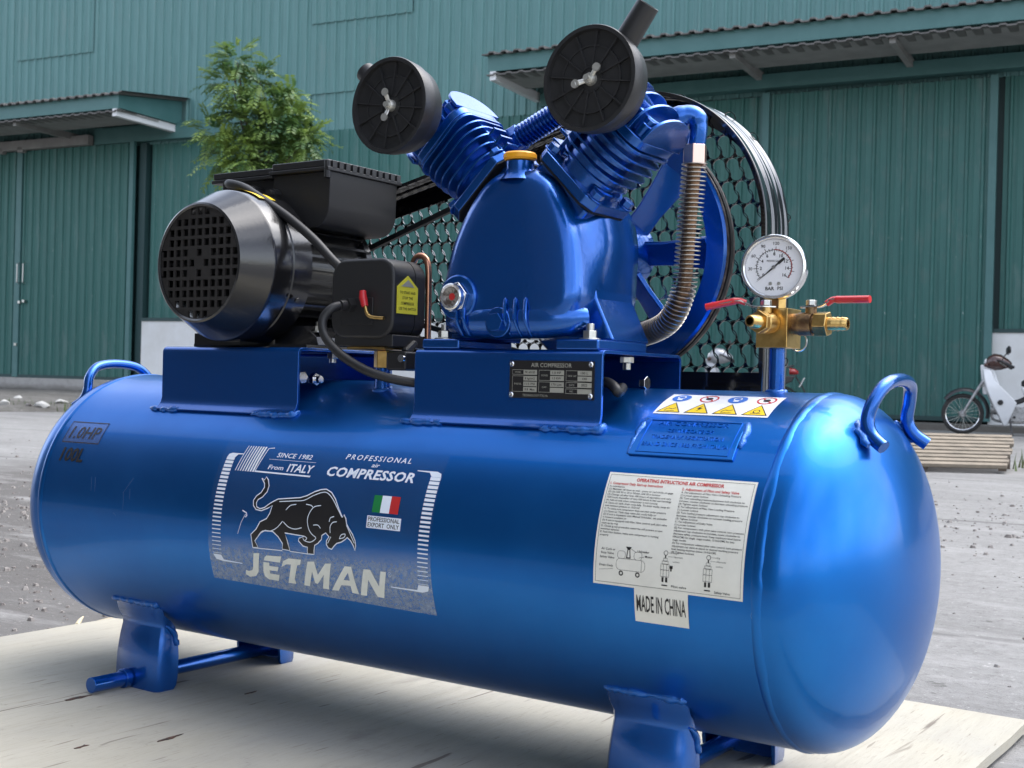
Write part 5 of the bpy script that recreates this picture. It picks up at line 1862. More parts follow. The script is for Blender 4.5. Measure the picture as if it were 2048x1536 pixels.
Flat().rect(-0.0430, 0.0377, -0.0297, 0.0580).lay('flag_red', INKR, decal, on_tank(0.0006), 0.004)
Flat().text('PROFESSIONAL', -0.0726, 0.0273, 0.0048, x1=-0.0254, bold=0.012).text('EXPORT  ONLY', -0.0725, 0.0206, 0.0048, x1=-0.0254, bold=0.012).lay('black_print', INK, decal, on_tank(0.0008), 0.004)
Flat().stroke([(-0.2861, -0.0068), (-0.2798, 0.0093), (-0.2735, 0.0190)], 0.0007).stroke([(-0.2800, 0.0230), (-0.2725, 0.0205), (-0.2712, 0.0175), (-0.2735, 0.0150)], 0.0016).lay('scuff', WHITEP, tank, on_tank(0.0009), 0.004)
sc = Flat()
rs_ = random.Random(5)
for x, v, dx, dv in ((-0.585, 0.046, 0.004, -0.020), (-0.577, 0.046, 0.004, -0.020), (-0.497, 0.05, -0.016, -0.022), (-0.512, 0.028, 0.002, -0.022), (-0.50, 0.035, 0.002, -0.014), (-0.53, 0.0, 0.006, -0.004), (0.47 - 0.06, -0.02, 0, -0.006)):
    sc.stroke([(x, v), (x + dx * 0.5 + rs_.uniform(-0.001, 0.001), v + dv * 0.5), (x + dx, v + dv)], 0.00035)
sc.lay('scratches', mat('pale_scratch', (0.12, 0.25, 0.5), 0.6), tank, on_tank(0.0006), 0.004)

# ---- capacity decal on the left end
c2 = Flat().frame(-0.6775, 0.0935, -0.5955, 0.1285, 0.0012)
c2.text('1.0HP', -0.668, 0.1005, 0.0195, x1=-0.603, shear=0.1, bold=0.005)
c2.text('100L', -0.668, 0.0655, 0.0190, x1=-0.616, shear=0.12, bold=0.03)
dec2 = Flat().rect(-0.6775, 0.0925, -0.5955, 0.1290).lay('capacity_decal', clear_film(), root, on_tank(0.0003), 0.004)
c2.lay('dark_print', INK, dec2, on_tank(0.0006), 0.004)

# ---- safety pictogram strip
ws = Flat().rect(0.2490, 0.1965, 0.3815, 0.2500).lay('safety_sticker', WSTICK, root, on_tank(0.0004), 0.004)
bl_, rd_, ye_, bk_ = Flat(), Flat(), Flat(), Flat()
for i in range(4):
    cx = 0.2655 + i * 0.0332
    (bl_ if i % 2 == 0 else rd_).ring(cx, 0.2365, 0.0 if i % 2 == 0 else 0.0088, 0.0108)
    if i % 2:
        rd_.quad((cx - 0.0075, 0.2425), (cx - 0.0060, 0.2435), (cx + 0.0075, 0.2305), (cx + 0.0060, 0.2295))
        bk_.ring(cx, 0.2365, 0.0, 0.004)
    t0, t1 = 0.0145, 0.0235
    bk_.poly([(cx - t0, 0.1995), (cx + t0, 0.1995), (cx, 0.1995 + t1)], [[(cx - t0 + 0.0022, 0.2007), (cx + t0 - 0.0022, 0.2007), (cx, 0.1995 + t1 - 0.0022)]])
    ye_.poly([(cx - t0 + 0.0022, 0.2007), (cx + t0 - 0.0022, 0.2007), (cx, 0.1995 + t1 - 0.0022)])
    if i == 1:
        bk_.poly([(cx + 0.002, 0.2165), (cx - 0.003, 0.209), (cx, 0.209), (cx - 0.002, 0.2025), (cx + 0.004, 0.2105), (cx + 0.001, 0.2105)])
    elif i == 3:
        bk_.ring(cx, 0.2075, 0.0028, 0.0040).rect(cx - 0.006, 0.203, cx + 0.006, 0.2042)
    else:
        bk_.stroke([(cx - 0.006, 0.2045), (cx - 0.002, 0.2085), (cx + 0.002, 0.2065), (cx + 0.006, 0.2095)], 0.0014).rect(cx - 0.006, 0.2022, cx + 0.006, 0.2032)
wh_ = Flat()
for i in (0, 2):
    cx = 0.2655 + i * 0.0332
    wh_.ring(cx, 0.2375, 0.0035, 0.0048).rect(cx - 0.003, 0.2295, cx + 0.003, 0.2330)
for q, m, nm in ((bl_, BLUEI, 'blue_print'), (rd_, INKR, 'red_print'), (ye_, YINK, 'yellow_print'), (bk_, INK, 'black_print')):
    q.lay(nm, m, ws, on_tank(0.0007), 0.004)
wh_.lay('white_print', WSTICK, ws, on_tank(0.0010), 0.004)

# ---- embossed certificate plate welded to the tank
ep = MB()
r0, r1 = RT - 0.001, RT + 0.0024
nu, nv = 2, 14
vv0, vv1 = 0.1295, 0.1835
ring = [(0.2485, vv0), (0.3675, vv0), (0.3655, vv1), (0.2500, vv1)]


def emb(u, v, r):
    x0 = 0.2485 + 0.0015 * v
    x1 = 0.3675 - 0.002 * v
    a = (vv0 + (vv1 - vv0) * v) / RT
    return (x0 + (x1 - x0) * u, -r * math.cos(a), r * math.sin(a))


secs = []
for j in range(nv + 1):
    v = j / nv
    secs.append([emb(0, v, r0), emb(1, v, r0), emb(1, v, r1), emb(0, v, r1)])
plate = part('certificate_plate', ep.loft(secs), WELD if False else TANK, sm=30, bevel=0.0008)
pt = Flat()
pt.text('AIR COMPRESSOR', 0.308, 0.1730, 0.0062, width=0.080, align='C')
pt.text('CERTIFICCATE OF', 0.308, 0.1622, 0.0048, width=0.052, align='C')
pt.text('TRADEMARK REGISTRATION', 0.308, 0.1525, 0.0050, width=0.082, align='C')
pt.text('BRAND SINCE 1982 FROM ITALYA', 0.309, 0.1420, 0.0052, width=0.098, align='C')
pt.frame(0.256, 0.1335, 0.361, 0.1815, 0.0012)
lt = pt.lay('raised_lettering', TANK, plate, on_tank(0.0024), 0.004)
md = lt.modifiers.new('relief', 'SOLIDIFY')
md.thickness = 0.0007
md.offset = 1
weld([cylp(0.2475, 39.3), cylp(0.247, 45), cylp(0.2485, 50), cylp(0.2495, 55.2), cylp(0.262, 55.6)], 0.0034, 81, parent=plate, jit=0.6)
weld([cylp(0.355, 55.6), cylp(0.3665, 55.2), cylp(0.369, 50.0), cylp(0.3695, 44)], 0.003, 82, parent=plate, jit=0.6)

# ---- operating instructions sheet
SX0, SX1, SV0, SV1 = 0.2350, 0.4010, -0.0108, 0.1072
sheet_o = Flat().rect(SX0, SV0, SX1, SV1).lay('instruction_sticker', CREAM, root, on_tank(0.0004), 0.004)
tk, tr_ = Flat(), Flat()
tk.frame(SX0 + 0.0025, SV0 + 0.0025, SX1 - 0.0025, SV1 - 0.0025, 0.00035)
tr_.text('OPERATING INTRUCTIONS AIR COMPRESSOR', (SX0 + SX1) / 2, 0.0983, 0.0036, width=0.098, align='C', bold=0.03)
cl, cr, cw_ = SX0 + 0.0045, SX0 + 0.0875, 0.0745
tr_.text('1. Compressor Daily Start-up Instructions', cl, 0.0935, 0.0026, width=0.061, bold=0.02)
tr_.text('2. Adjustment of Pilot and Safety Valve', cr, 0.0925, 0.0026, width=0.062, bold=0.02)
LT = ['A. Lubrication', '(1) Maintain oil lever at mid - point or red circle on gage', '(2) Use SAE 20 or 30 in Winter, SAE 30 in Summer', '(3) Change oil after first 100 hours of operation and very', '1000 hours thereafter of very 500 hours in bad surroundings', '(4) Add oil only when compressor is not running', 'B. Open air tank drain cock fully. To drain easily, keep air', 'tank minimum pressure at 1KG/cm2', 'C. To make sure compressor does not start under pressure', '(1) Open air Tank stop valve (air cock) fully or', '(2) If unit is Equipped with Manual Unloader, set unloader', 'in lowerst position or', '(3) If unit is equipped with Pilot Valve control, pull pilot valve', 'stem up by ring', 'D. Check ig any protective materrise will prevent proper', 'kommissi opration', 'E. Push Start button, make sure compressor is running', 'properly']
RT_ = ['A. For adjustment of Pilot Valve Unloading Pressure', '(1) Loosen upper locknut', '(2) Turn unloading pressureadjustment bolt clockwise to', 'increase, counter clockwise to decrease unloading pressure', '(3) Tighten upper lockout', 'B. For adjustment of Pilot Vave Loading Pressure', '(1) Loosen locknut', '(2) Turn loading pressure adjustment cup clockwise to', 'decrease, counter clockwise to increase loading pressure', '(3) Tighten locknut', 'C. For adjustment of Dafty Valve', '(1) Loosen locknut', '(2) For compressors with pilot valve control, turn pressure', 'adjustment cup clockwise to increase, count clockwise to', 'decrease safety, pressure level. Keep maximum level below', '10KG/CM2 for single  stage models, 15 KG/CM2 for two', 'stage model.', '(3) For compressors without pilot valve control, turn pressure', 'adjustment cup same as above to desired working pressure', 'level, keeping maximum below 10 KG/CM2', '(4) Tighten locknut.']
for i, t in enumerate(LT):
    tk.text(t, cl, 0.0903 - i * 0.00305, 0.0018, width=min(cw_, len(t) * 0.00127), bold=0.012)
for i, t in enumerate(RT_):
    tk.text(t, cr, 0.0893 - i * 0.00305, 0.0018, width=min(cw_, len(t) * 0.00127), bold=0.012)
# line drawings: compressor, pilot valve, safety valve
bx_, by_ = SX0 + 0.026, 0.0035
tk.stroke(rrect(0.0165, 0.0058, 0.0045, 4) and [(bx_ + 0.017 + x, by_ + 0.008 + y) for x, y in rrect(0.0165, 0.0058, 0.0045, 4)], 0.0003, True)
tk.stroke([(bx_ + 0.017 + 0.0165 - 0.004, by_ + 0.0135), (bx_ + 0.017 + 0.0125, by_ + 0.0025)], 0.0003)
for wx in (0.0065, 0.0255):
    tk.ring(bx_ + wx, by_ - 0.001, 0.0014, 0.0026, 16)
tk.stroke([(bx_ + 0.006 + x, by_ + 0.0175 + y) for x, y in rrect(0.0045, 0.0038, 0.003, 4)], 0.0003, True)
tk.stroke([(bx_ + 0.025 + x, by_ + 0.0178 + y) for x, y in rrect(0.0045, 0.0040, 0.003, 4)], 0.0003, True)
tk.poly([(bx_ + 0.0115, by_ + 0.0145), (bx_ + 0.0125, by_ + 0.0235), (bx_ + 0.0105, by_ + 0.026), (bx_ + 0.0170, by_ + 0.026), (bx_ + 0.0155, by_ + 0.0235), (bx_ + 0.0168, by_ + 0.0145)], [[(bx_ + 0.0126, by_ + 0.0155), (bx_ + 0.0134, by_ + 0.0230), (bx_ + 0.0148, by_ + 0.0230), (bx_ + 0.0156, by_ + 0.0155)]])
tk.stroke([(SX0 + 0.007, by_ + 0.0005), (bx_ - 0.003, by_ + 0.0025)], 0.0003)
for t, x, y, w_ in (('Air Cock or', 0.008, 0.0245, 0.0165), ('Stop Valve', 0.008, 0.0205, 0.0150), ('Safety Valve', 0.007, 0.0162, 0.0170), ('Drain Cock', 0.007, 0.0080, 0.0160), ('Unloader', 0.050, 0.0250, 0.0135), ('Motor', 0.059, 0.0205, 0.0085)):
    tk.text(t, SX0 + x, y, 0.0021, width=w_, bold=0.012)
tk.stroke([(SX0 + 0.049, 0.0245), (SX0 + 0.041, 0.0285)], 0.0003).stroke([(SX0 + 0.058, 0.0210), (SX0 + 0.052, 0.0195)], 0.0003)
for vx, lab, ly in ((0.082, 'Pilot valve', -0.0055), (0.1285, 'Safety Valve', -0.0062)):
    x = SX0 + vx
    tk.ring(x, 0.0275, 0.0019, 0.0024, 18)
    tk.stroke([(x, 0.0255), (x, 0.0225)], 0.0012)
    tk.frame(x - 0.0022, 0.0195, x + 0.0022, 0.0225, 0.0003)
    tk.frame(x - 0.0048, 0.0040, x + 0.0048, 0.0165, 0.0003).frame(x - 0.0035, 0.0165, x + 0.0035, 0.0195, 0.0003)
    tk.rect(x - 0.0048, 0.0105, x + 0.0048, 0.0109).rect(x - 0.0018, 0.0040, x - 0.0015, 0.0165).rect(x + 0.0018, 0.0040, x + 0.0021, 0.0165)
    tk.rect(x - 0.0032, -0.0012, x - 0.0010, 0.0035).rect(x + 0.0008, -0.0012, x + 0.0032, 0.0035).rect(x - 0.0032, -0.0050, x + 0.0032, -0.0038)
    if vx < 0.1:
        tk.rect(x + 0.0052, 0.0125, x + 0.0085, 0.0155).rect(x + 0.0060, 0.0100, x + 0.0076, 0.0125)
    tk.text(lab, x + 0.0075, ly, 0.0021, width=0.0165, bold=0.012)
    tk.text('Ring', x + 0.0085, 0.0272, 0.0015).text('Adjustment', x + 0.0085, 0.0236, 0.0015).text('Locknut', x + 0.0085, 0.0190, 0.0015)
    tk.stroke([(x + 0.0025, 0.0278), (x + 0.008, 0.0278)], 0.00025).stroke([(x + 0.0025, 0.0240), (x + 0.008, 0.0243)], 0.00025)
tk.lay('black_print', INK, sheet_o, on_tank(0.0007), 0.006)
tr_.lay('red_print', INKR, sheet_o, on_tank(0.0007), 0.006)

# ---- origin label
mk = Flat().rect(0.2830, -0.0450, 0.3430, -0.0100).lay('origin_sticker', CREAM, root, on_tank(0.0006), 0.004)
Flat().text('MADE IN CHINA', 0.2855, -0.0335, 0.0160, x1=0.3405, bold=0.012).lay('black_print', INK, mk, on_tank(0.0009), 0.004)

# ---- nameplate screwed to the pump saddle
NX0, NX1, NZ0, NZ1 = 0.0765, 0.1890, 0.1755, 0.2180
NYF = -0.1218
npl = part('nameplate', MB().box(((NX0 + NX1) / 2, -0.1212, (NZ0 + NZ1) / 2), (NX1 - NX0, 0.0012, NZ1 - NZ0)), INK, sm=0)


def on_plate(h):
    return lambda u, v: (u, NYF - h, v)


a_, b_, c_2 = Flat(), Flat(), Flat()
a_.text('AIR COMPRESSOR', (NX0 + NX1) / 2, 0.2108, 0.0046, width=0.054, align='C', bold=0.006)
cells = [(0, 'MODEL', ['PK 60100']), (0, 'PRESS.', ['8 kg/cm2', '115 PSI', '0.8  Mpa']), (1, 'POWER', ['1.0 HP', '1.5 KW']), (1, 'CAP.', ['170 L/m', '']), (2, 'TANK CAP', ['100 L', 'Oil']), (2, 'DATE', ['2022']), (2, 'NO.', [''])]
ypos = {0: 0.2078, 1: 0.2078, 2: 0.2078}
for col, lab, vals in cells:
    x0 = NX0 + 0.004 + col * 0.0360
    y1 = ypos[col]
    y0 = y1 - 0.0062 * len(vals)
    a_.frame(x0, y0 + 0.0004, x0 + 0.0335, y1 - 0.0002, 0.0004)
    for i, t in enumerate(vals):
        yy = y1 - 0.0062 * (i + 1)
        b_.rect(x0 + 0.0152, yy + 0.0007, x0 + 0.0332, yy + 0.0058)
        if t:
            c_2.text(t, x0 + 0.0240, yy + 0.0020, 0.0025, align='C', width=min(0.0135, len(t) * 0.0019), bold=0.01)
    a_.text(lab, x0 + 0.0078, (y0 + y1) / 2 - 0.001, 0.0020, align='C', width=min(0.0115, len(lab) * 0.0017))
    ypos[col] = y0 - 0.0008
a_.text('TECHNOLOGY ITALYA', NX0 + 0.0185, 0.1775, 0.0026, width=0.034)
a_.lay('silver_lettering', SILVERP, npl, on_plate(0.0002))
b_.lay('value_cells', SILVERP, npl, on_plate(0.0002))
c_2.lay('value_print', INK, npl, on_plate(0.0004))
for x, z in ((NX0 + 0.003, NZ1 - 0.004), (NX1 - 0.0045, NZ1 - 0.0035), (NX0 + 0.003, NZ0 + 0.0035), (NX1 - 0.0045, NZ0 + 0.004)):
    part('rivet', MB().lathe([(0, 0.0032), (0.0008, 0.0032), (0.0018, 0.0022), (0.0018, 0.0013), (0.0010, 0.0012), (0.0010, 0)], (x, NYF, z), (0, -1, 0), 20), CHROME, npl, sm=40)

# ---- start/stop tag wording, dial figures
tw = Flat()
for i, t in enumerate(('TO START AND', 'STOP THE', 'COMPRESSOR', 'USE THE SWITCH')):
    tw.text(t, -0.0738, 0.3005 - i * 0.0068, 0.0033, align='C', width=min(0.034, len(t) * 0.0026), bold=0.008)
tw.lay('black_print', INK, sw, lambda u, v: (-0.1160, u, v))


def on_dial(u, v):
    return GM @ V((u, v, 0.0065))


df = Flat()
for bar in range(0, 17, 2):
    a = R_(ang(bar))
    df.text(str(bar), 0.0143 * math.cos(a), 0.0143 * math.sin(a) - 0.0015, 0.0033, align='C', bold=0.02)
for psi in (30, 60, 90, 120, 150):
    a = R_(ang(psi / 14.5))
    df.text(str(psi), 0.0258 * math.cos(a), 0.0258 * math.sin(a) - 0.0015, 0.0033, align='C', bold=0.01)
df.text('PRESSURE GAUGE', 0.0, 0.0058, 0.0020, width=0.0160, align='C', bold=0.01)
df.text('BAR', -0.004, -0.0250, 0.0036, align='C', bold=0.02).text('PSI', 0.0072, -0.0248, 0.0036, align='C', bold=0.01)
df.lay('dial_figures', INK, gauge, on_dial)

# ================================================================== BACKGROUND THINGS
# ---- motorcycles (local x forwards, z up, origin on the ground between the wheels)
BIKEW = mat('white_bike_plastic', (0.72, 0.73, 0.74), 0.25, 0, 0.5)
BIKES = mat('silver_bike_plastic', (0.35, 0.36, 0.38), 0.3, 0.3, 0.5)
BIKEK = mat('black_bike_plastic', (0.02, 0.02, 0.022), 0.4)
TYRE = mat('dusty_tyre', (0.03, 0.029, 0.028), 0.85)
SEATM = mat('black_seat_vinyl', (0.015, 0.015, 0.016), 0.5)
ENGM = mat('cast_aluminium', (0.42, 0.42, 0.42), 0.45, 0.8, var=(20, (0.2, 0.2, 0.2), 0.4, 0.7))
TAILR = mat('red_tail_lens', (0.28, 0.01, 0.012), 0.15, 0, 0.5)
AMBER = mat('smoked_lens', (0.06, 0.025, 0.02), 0.12, 0, 0.6)
PLATEM = mat('number_plate', (0.6, 0.6, 0.58), 0.5)


def motorcycle(label, loc, rz, body, sc=0.92):
    b = empty('motorcycle', loc, rz)
    b.scale = (sc, sc, sc)
    tag(b, label, 'motorcycle', 'motorcycles parked by the warehouse')
    Y = (0, 1, 0)
    for nm, cx in (('front_wheel', 0.60), ('rear_wheel', -0.60)):
        w = obj(nm, MB().lathe([(-0.025, 0.0), (-0.025, 0.035), (-0.012, 0.05), (0.012, 0.05), (0.025, 0.035), (0.025, 0.0)], (cx, 0, 0.262), Y, 24), ENGM, b)
        obj('tyre', MB().lathe([(-0.026, 0.210), (-0.042, 0.232), (-0.032, 0.255), (0, 0.263), (0.032, 0.255), (0.042, 0.232), (0.026, 0.210)], (cx, 0, 0.262), Y, 48, closed=True), TYRE, w)
        obj('rim', MB().lathe([(-0.024, 0.213), (-0.018, 0.203), (0.018, 0.203), (0.024, 0.213)], (cx, 0, 0.262), Y, 48, closed=True), CHROME, w)
        sp = MB()
        for i in range(24):
            a = 2 * math.pi * i / 24
            s2 = 0.02 if i % 2 else -0.02
            a2 = a + (0.28 if i % 4 < 2 else -0.28)
            sp.tube([(cx + 0.045 * math.cos(a2), s2, 0.262 + 0.045 * math.sin(a2)), (cx + 0.216 * math.cos(a), 0, 0.262 + 0.216 * math.sin(a))], 0.0022, n=4)
        obj('spokes', sp, STEEL, w)
    # fork, fender
    for sy in (-0.07, 0.07):
        obj('fork', MB().tube([(0.60, sy, 0.262), (0.47, sy, 0.50), (0.33, sy * 0.8, 0.74)], [0.017, 0.02, 0.022], n=10), ENGM, b)
    fd = []
    for i in range(15):
        a = R_(40 + 150 * i / 14)
        r = 0.290 + 0.04 * math.sin(math.pi * i / 14)
        hw = 0.052 + 0.022 * math.sin(math.pi * min(1, i / 10))
        c, s = math.cos(a), math.sin(a)
        r += 0.02 * max(0, (i - 9) / 5)
        fd.append([(0.60 + (r - 0.03) * c, -hw, 0.262 + (r - 0.03) * s), (0.60 + r * c, -hw * 0.8, 0.262 + r * s), (0.60 + (r + 0.018) * c, 0, 0.262 + (r + 0.018) * s), (0.60 + r * c, hw * 0.8, 0.262 + r * s), (0.60 + (r - 0.03) * c, hw, 0.262 + (r - 0.03) * s), (0.60 + (r - 0.02) * c, 0, 0.262 + (r - 0.02) * s)])
    obj('front_fender', MB().loft(fd), BIKEK, b, sm=60)
    # leg shield: a curved white shell from the steering head down to the engine
    sh = [[(0.385, 0.02, 0.86), (0.36, 0.10, 0.85), (0.27, 0.11, 0.84), (0.28, 0.02, 0.85)], [(0.375, 0.02, 0.72), (0.345, 0.150, 0.72), (0.22, 0.165, 0.70), (0.24, 0.02, 0.70)], [(0.335, 0.02, 0.57), (0.305, 0.175, 0.57), (0.06, 0.190, 0.54), (0.10, 0.02, 0.55)], [(0.275, 0.02, 0.43), (0.25, 0.175, 0.43), (-0.05, 0.185, 0.42), (-0.02, 0.02, 0.42)], [(0.19, 0.03, 0.28), (0.17, 0.155, 0.27), (0.01, 0.160, 0.27), (0.02, 0.03, 0.28)], [(0.11, 0.05, 0.13), (0.10, 0.120, 0.125), (0.06, 0.125, 0.13), (0.065, 0.05, 0.13)]]
    for sy in (1, -1):
        p = obj('leg_shield', MB().loft([[(x, sy * y, z) for x, y, z in s] for s in sh]), body, b, sm=45, bevel=0.012, seg=3)
        obj('horn_hole', MB().cyl((0.15, sy * 0.172, 0.425), (0.15, sy * 0.190, 0.423), 0.034, n=20), BIKEK, p)
    obj('steering_cover', MB().loft([[(0.40, -0.05, 0.90), (0.40, 0.05, 0.90), (0.25, 0.05, 0.90), (0.25, -0.05, 0.90)], [(0.36, -0.045, 0.52), (0.36, 0.045, 0.52), (0.12, 0.045, 0.52), (0.12, -0.045, 0.52)]]), body, b, sm=45, bevel=0.015)
    # headlight cowl and bars
    cow = []
    for x, hw, z0, z1 in ((0.335, 0.05, 0.88, 0.96), (0.31, 0.095, 0.85, 1.01), (0.24, 0.125, 0.83, 1.05), (0.15, 0.11, 0.84, 1.04), (0.06, 0.07, 0.87, 0.98), (0.02, 0.04, 0.88, 0.94)):
        cow.append([(x, hw * math.cos(2 * math.pi * i / 16), (z0 + z1) / 2 + (z1 - z0) / 2 * math.sin(2 * math.pi * i / 16)) for i in range(16)])
    obj('headlight_cowl', MB().loft(cow), AMBER if body is BIKEW else BIKES, b, sm=60)
    obj('headlight', MB().lathe([(0, 0.0), (0.0, 0.06), (0.02, 0.055), (0.035, 0.03), (0.04, 0.0)], (0.315, 0, 0.925), (1, 0, -0.1), 20), WHITES, b)
    for sy in (-1, 1):
        obj('handlebar', MB().tube(smooth_path([(0.22, 0, 0.95), (0.18, sy * 0.15, 0.955), (0.10, sy * 0.27, 0.92), (0.04, sy * 0.33, 0.885)], 4), 0.012, n=8), BIKEK, b)
        obj('grip', MB().tube([(0.10, sy * 0.27, 0.92), (0.01, sy * 0.35, 0.87)], 0.019, n=10), RUBBER, b)
        obj('brake_lever', MB().tube([(0.17, sy * 0.24, 0.93), (0.10, sy * 0.36, 0.88)], 0.007, n=6), STEEL, b)
        m = obj('mirror', MB().lathe([(0, 0), (0.0, 0.05), (0.012, 0.046), (0.022, 0.02), (0.024, 0)], (0.06, sy * 0.29, 1.095), (0.95, sy * 0.35, -0.1), 18), BIKEK, b)
        obj('mirror_stalk', MB().tube(smooth_path([(0.15, sy * 0.21, 0.945), (0.11, sy * 0.23, 1.02), (0.062, sy * 0.275, 1.085)], 4), 0.006, n=6), BIKEK, m)
        obj('indicator', MB().lathe([(0, 0), (0, 0.03), (0.02, 0.024), (0.03, 0)], (0.33, sy * 0.09, 0.90), (0.6, sy, 0), 12), AMBER, b)
    # frame spine, seat, tail
    obj('frame', MB().tube(smooth_path([(0.28, 0, 0.82), (0.18, 0, 0.55), (0.05, 0, 0.43), (-0.1, 0, 0.45), (-0.35, 0, 0.60), (-0.65, 0, 0.68)], 5), 0.035, n=8), BIKEK, b)
    st = []
    for x, hw, z0, z1 in ((-0.10, 0.05, 0.64, 0.70), (-0.15, 0.11, 0.62, 0.735), (-0.24, 0.13, 0.62, 0.74), (-0.35, 0.135, 0.63, 0.75), (-0.5, 0.12, 0.65, 0.79), (-0.62, 0.09, 0.68, 0.80), (-0.68, 0.05, 0.70, 0.78)):
        st.append([(x, hw * math.cos(2 * math.pi * i / 14), (z0 + z1) / 2 + (z1 - z0) / 2 * math.sin(2 * math.pi * i / 14)) for i in range(14)])
    obj('seat', MB().loft(st), SEATM, b, sm=60)
    for sy in (-1, 1):
        obj('side_panel', MB().prism([(-0.10, 0.62), (-0.16, 0.46), (-0.34, 0.44), (-0.75, 0.62), (-0.80, 0.70), (-0.62, 0.69), (-0.3, 0.64)], sy * 0.09, sy * 0.125, XZY), body if body is BIKEW else BIKEK, b, sm=0, bevel=0.015)
        obj('shock_absorber', MB().cyl((-0.58, sy * 0.12, 0.30), (-0.48, sy * 0.12, 0.60), 0.028, n=12), STEEL, b)
        obj('swing_arm', MB().tube([(-0.60, sy * 0.08, 0.262), (-0.1, sy * 0.07, 0.30)], 0.018, n=8), BIKEK, b)
        obj('foot_rest', MB().cyl((-0.02, sy * 0.1, 0.24), (-0.02, sy * 0.26, 0.24), 0.016, n=10), RUBBER, b)
    obj('rear_fender', MB().loft([[(-0.60 + r * math.cos(R_(a)), y, 0.262 + r * math.sin(R_(a))) for r, y in ((0.29, -0.065), (0.315, 0.0), (0.29, 0.065), (0.28, 0.0))] for a in (70, 95, 120, 145, 165, 185)]), BIKEK, b, sm=60)
    obj('tail_light', MB().loft([[(x, hw * math.cos(2 * math.pi * i / 12), zc + hh * math.sin(2 * math.pi * i / 12)) for i in range(12)] for x, hw, hh, zc in ((-0.72, 0.075, 0.05, 0.76), (-0.79, 0.07, 0.045, 0.755), (-0.84, 0.035, 0.02, 0.745))]), TAILR, b, sm=60)
    obj('grab_rail', MB().tube(smooth_path([(-0.45, -0.13, 0.74), (-0.62, -0.13, 0.80), (-0.76, -0.06, 0.83), (-0.76, 0.06, 0.83), (-0.62, 0.13, 0.80), (-0.45, 0.13, 0.74)], 4), 0.012, n=8), BIKEK, b)
    obj('number_plate', MB().box((0, 0, 0), (0.01, 0.19, 0.14), Matrix.Translation((-0.885, 0, 0.615)) @ Matrix.Rotation(R_(-28), 4, 'Y')), PLATEM, b, sm=0)
    obj('mud_flap', MB().tube([(-0.80, 0, 0.70), (-0.90, 0, 0.55), (-0.96, 0, 0.42)], [0.03, 0.035, 0.04], n=6, flat=0.3), BIKEK, b)
    # engine, exhaust, stand
    e = obj('engine', MB().cyl((-0.05, -0.12, 0.28), (-0.05, 0.12, 0.28), 0.10, n=24).cyl((-0.17, -0.10, 0.29), (-0.17, 0.11, 0.29), 0.09, n=24), ENGM, b, sm=35, bevel=0.006)
    obj('cylinder_barrel', MB().cyl((0.08, 0, 0.31), (0.26, 0, 0.33), 0.055, n=16), ENGM, e)
    for i in range(6):
        obj('barrel_fin', MB().cyl((0.12 + i * 0.022, 0, 0.314 + i * 0.0024), (0.126 + i * 0.022, 0, 0.315 + i * 0.0024), 0.07, n=18), ENGM, e, sm=30)
    obj('exhaust', MB().tube(smooth_path([(0.25, -0.06, 0.29), (0.20, -0.1, 0.19), (-0.1, -0.14, 0.17), (-0.35, -0.16, 0.22), (-0.85, -0.16, 0.30)], 5), [0.018] * 11 + [0.02, 0.03, 0.04, 0.045, 0.048, 0.048, 0.048, 0.046, 0.044, 0.04][:10], n=12), CHROME, b, sm=60)
    obj('side_stand', MB().tube([(0.03, 0.12, 0.22), (0.0, 0.26, 0.005)], 0.012, n=8), BIKEK, b)
    return b


motorcycle('white motorcycle with black front fender parked beside the white warehouse wall', (-2.73, 14.38, -0.02), R_(195), BIKEW)
motorcycle('dark motorcycle with red tail light mostly hidden behind the belt guard', (-5.70, 13.07, -0.02), R_(204.6), BIKES)

# ---- slatted timber panel propped on a block at the right
WOODS = mat('weathered_batten', (0.27, 0.225, 0.17), 0.85, var=(9, (0.16, 0.135, 0.105), 0.35, 0.7), bump=(30, 0.3, 0.003))
WOODD = mat('dark_timber', (0.10, 0.075, 0.055), 0.85, var=(9, (0.05, 0.04, 0.03), 0.35, 0.7))
dS = V((0.8236, 0.5671, 0))
P0 = V((-0.95, 6.60, -0.005))
P1 = V((-1.05, 7.20, 0.165))
up_ = (P1 - P0)
nrm = dS.cross(up_).normalized()
if nrm.z < 0:
    nrm = -nrm
ud = up_.normalized()
MP = Matrix(((dS.x, ud.x, nrm.x, P0.x), (dS.y, ud.y, nrm.y, P0.y), (dS.z, ud.z, nrm.z, P0.z), (0, 0, 0, 1)))
sl = empty('slatted_panel', (P0.x, P0.y, -0.02))
tag(sl, 'panel of weathered timber battens leaning on a block near the motorcycle', 'timber panel')
Lp = up_.length
ro = random.Random(9)
for i in range(9):
    y = 0.03 + (Lp - 0.06) * i / 8
    obj('batten', MB().box((-0.62 + ro.uniform(-0.015, 0.015), y, 0.026), (1.24 + ro.uniform(-0.03, 0.03), 0.046, 0.022), MP), WOODS, sl, off=(-P0.x, -P0.y, 0.02), sm=0, bevel=0.002)
for x in (-0.03, -0.5, -1.15):
    obj('cross_rail', MB().box((x, Lp / 2, 0.006), (0.05, Lp - 0.02, 0.018), MP), WOODD, sl, off=(-P0.x, -P0.y, 0.02), sm=0)
pb = V(P1) - V((0.62 * dS.x, 0.62 * dS.y, 0)) + V((-0.02, 0.0, 0))
obj('support_block', MB().box((0, 0, 0.0635), (1.2, 0.09, 0.167), Matrix.Translation((pb.x, pb.y, -0.02 - 0.0635 + 0.0635)) @ Matrix.Rotation(R_(34.55), 4, 'Z')), WOODD, sl, off=(-P0.x, -P0.y, 0.02 + 0.02), sm=0)
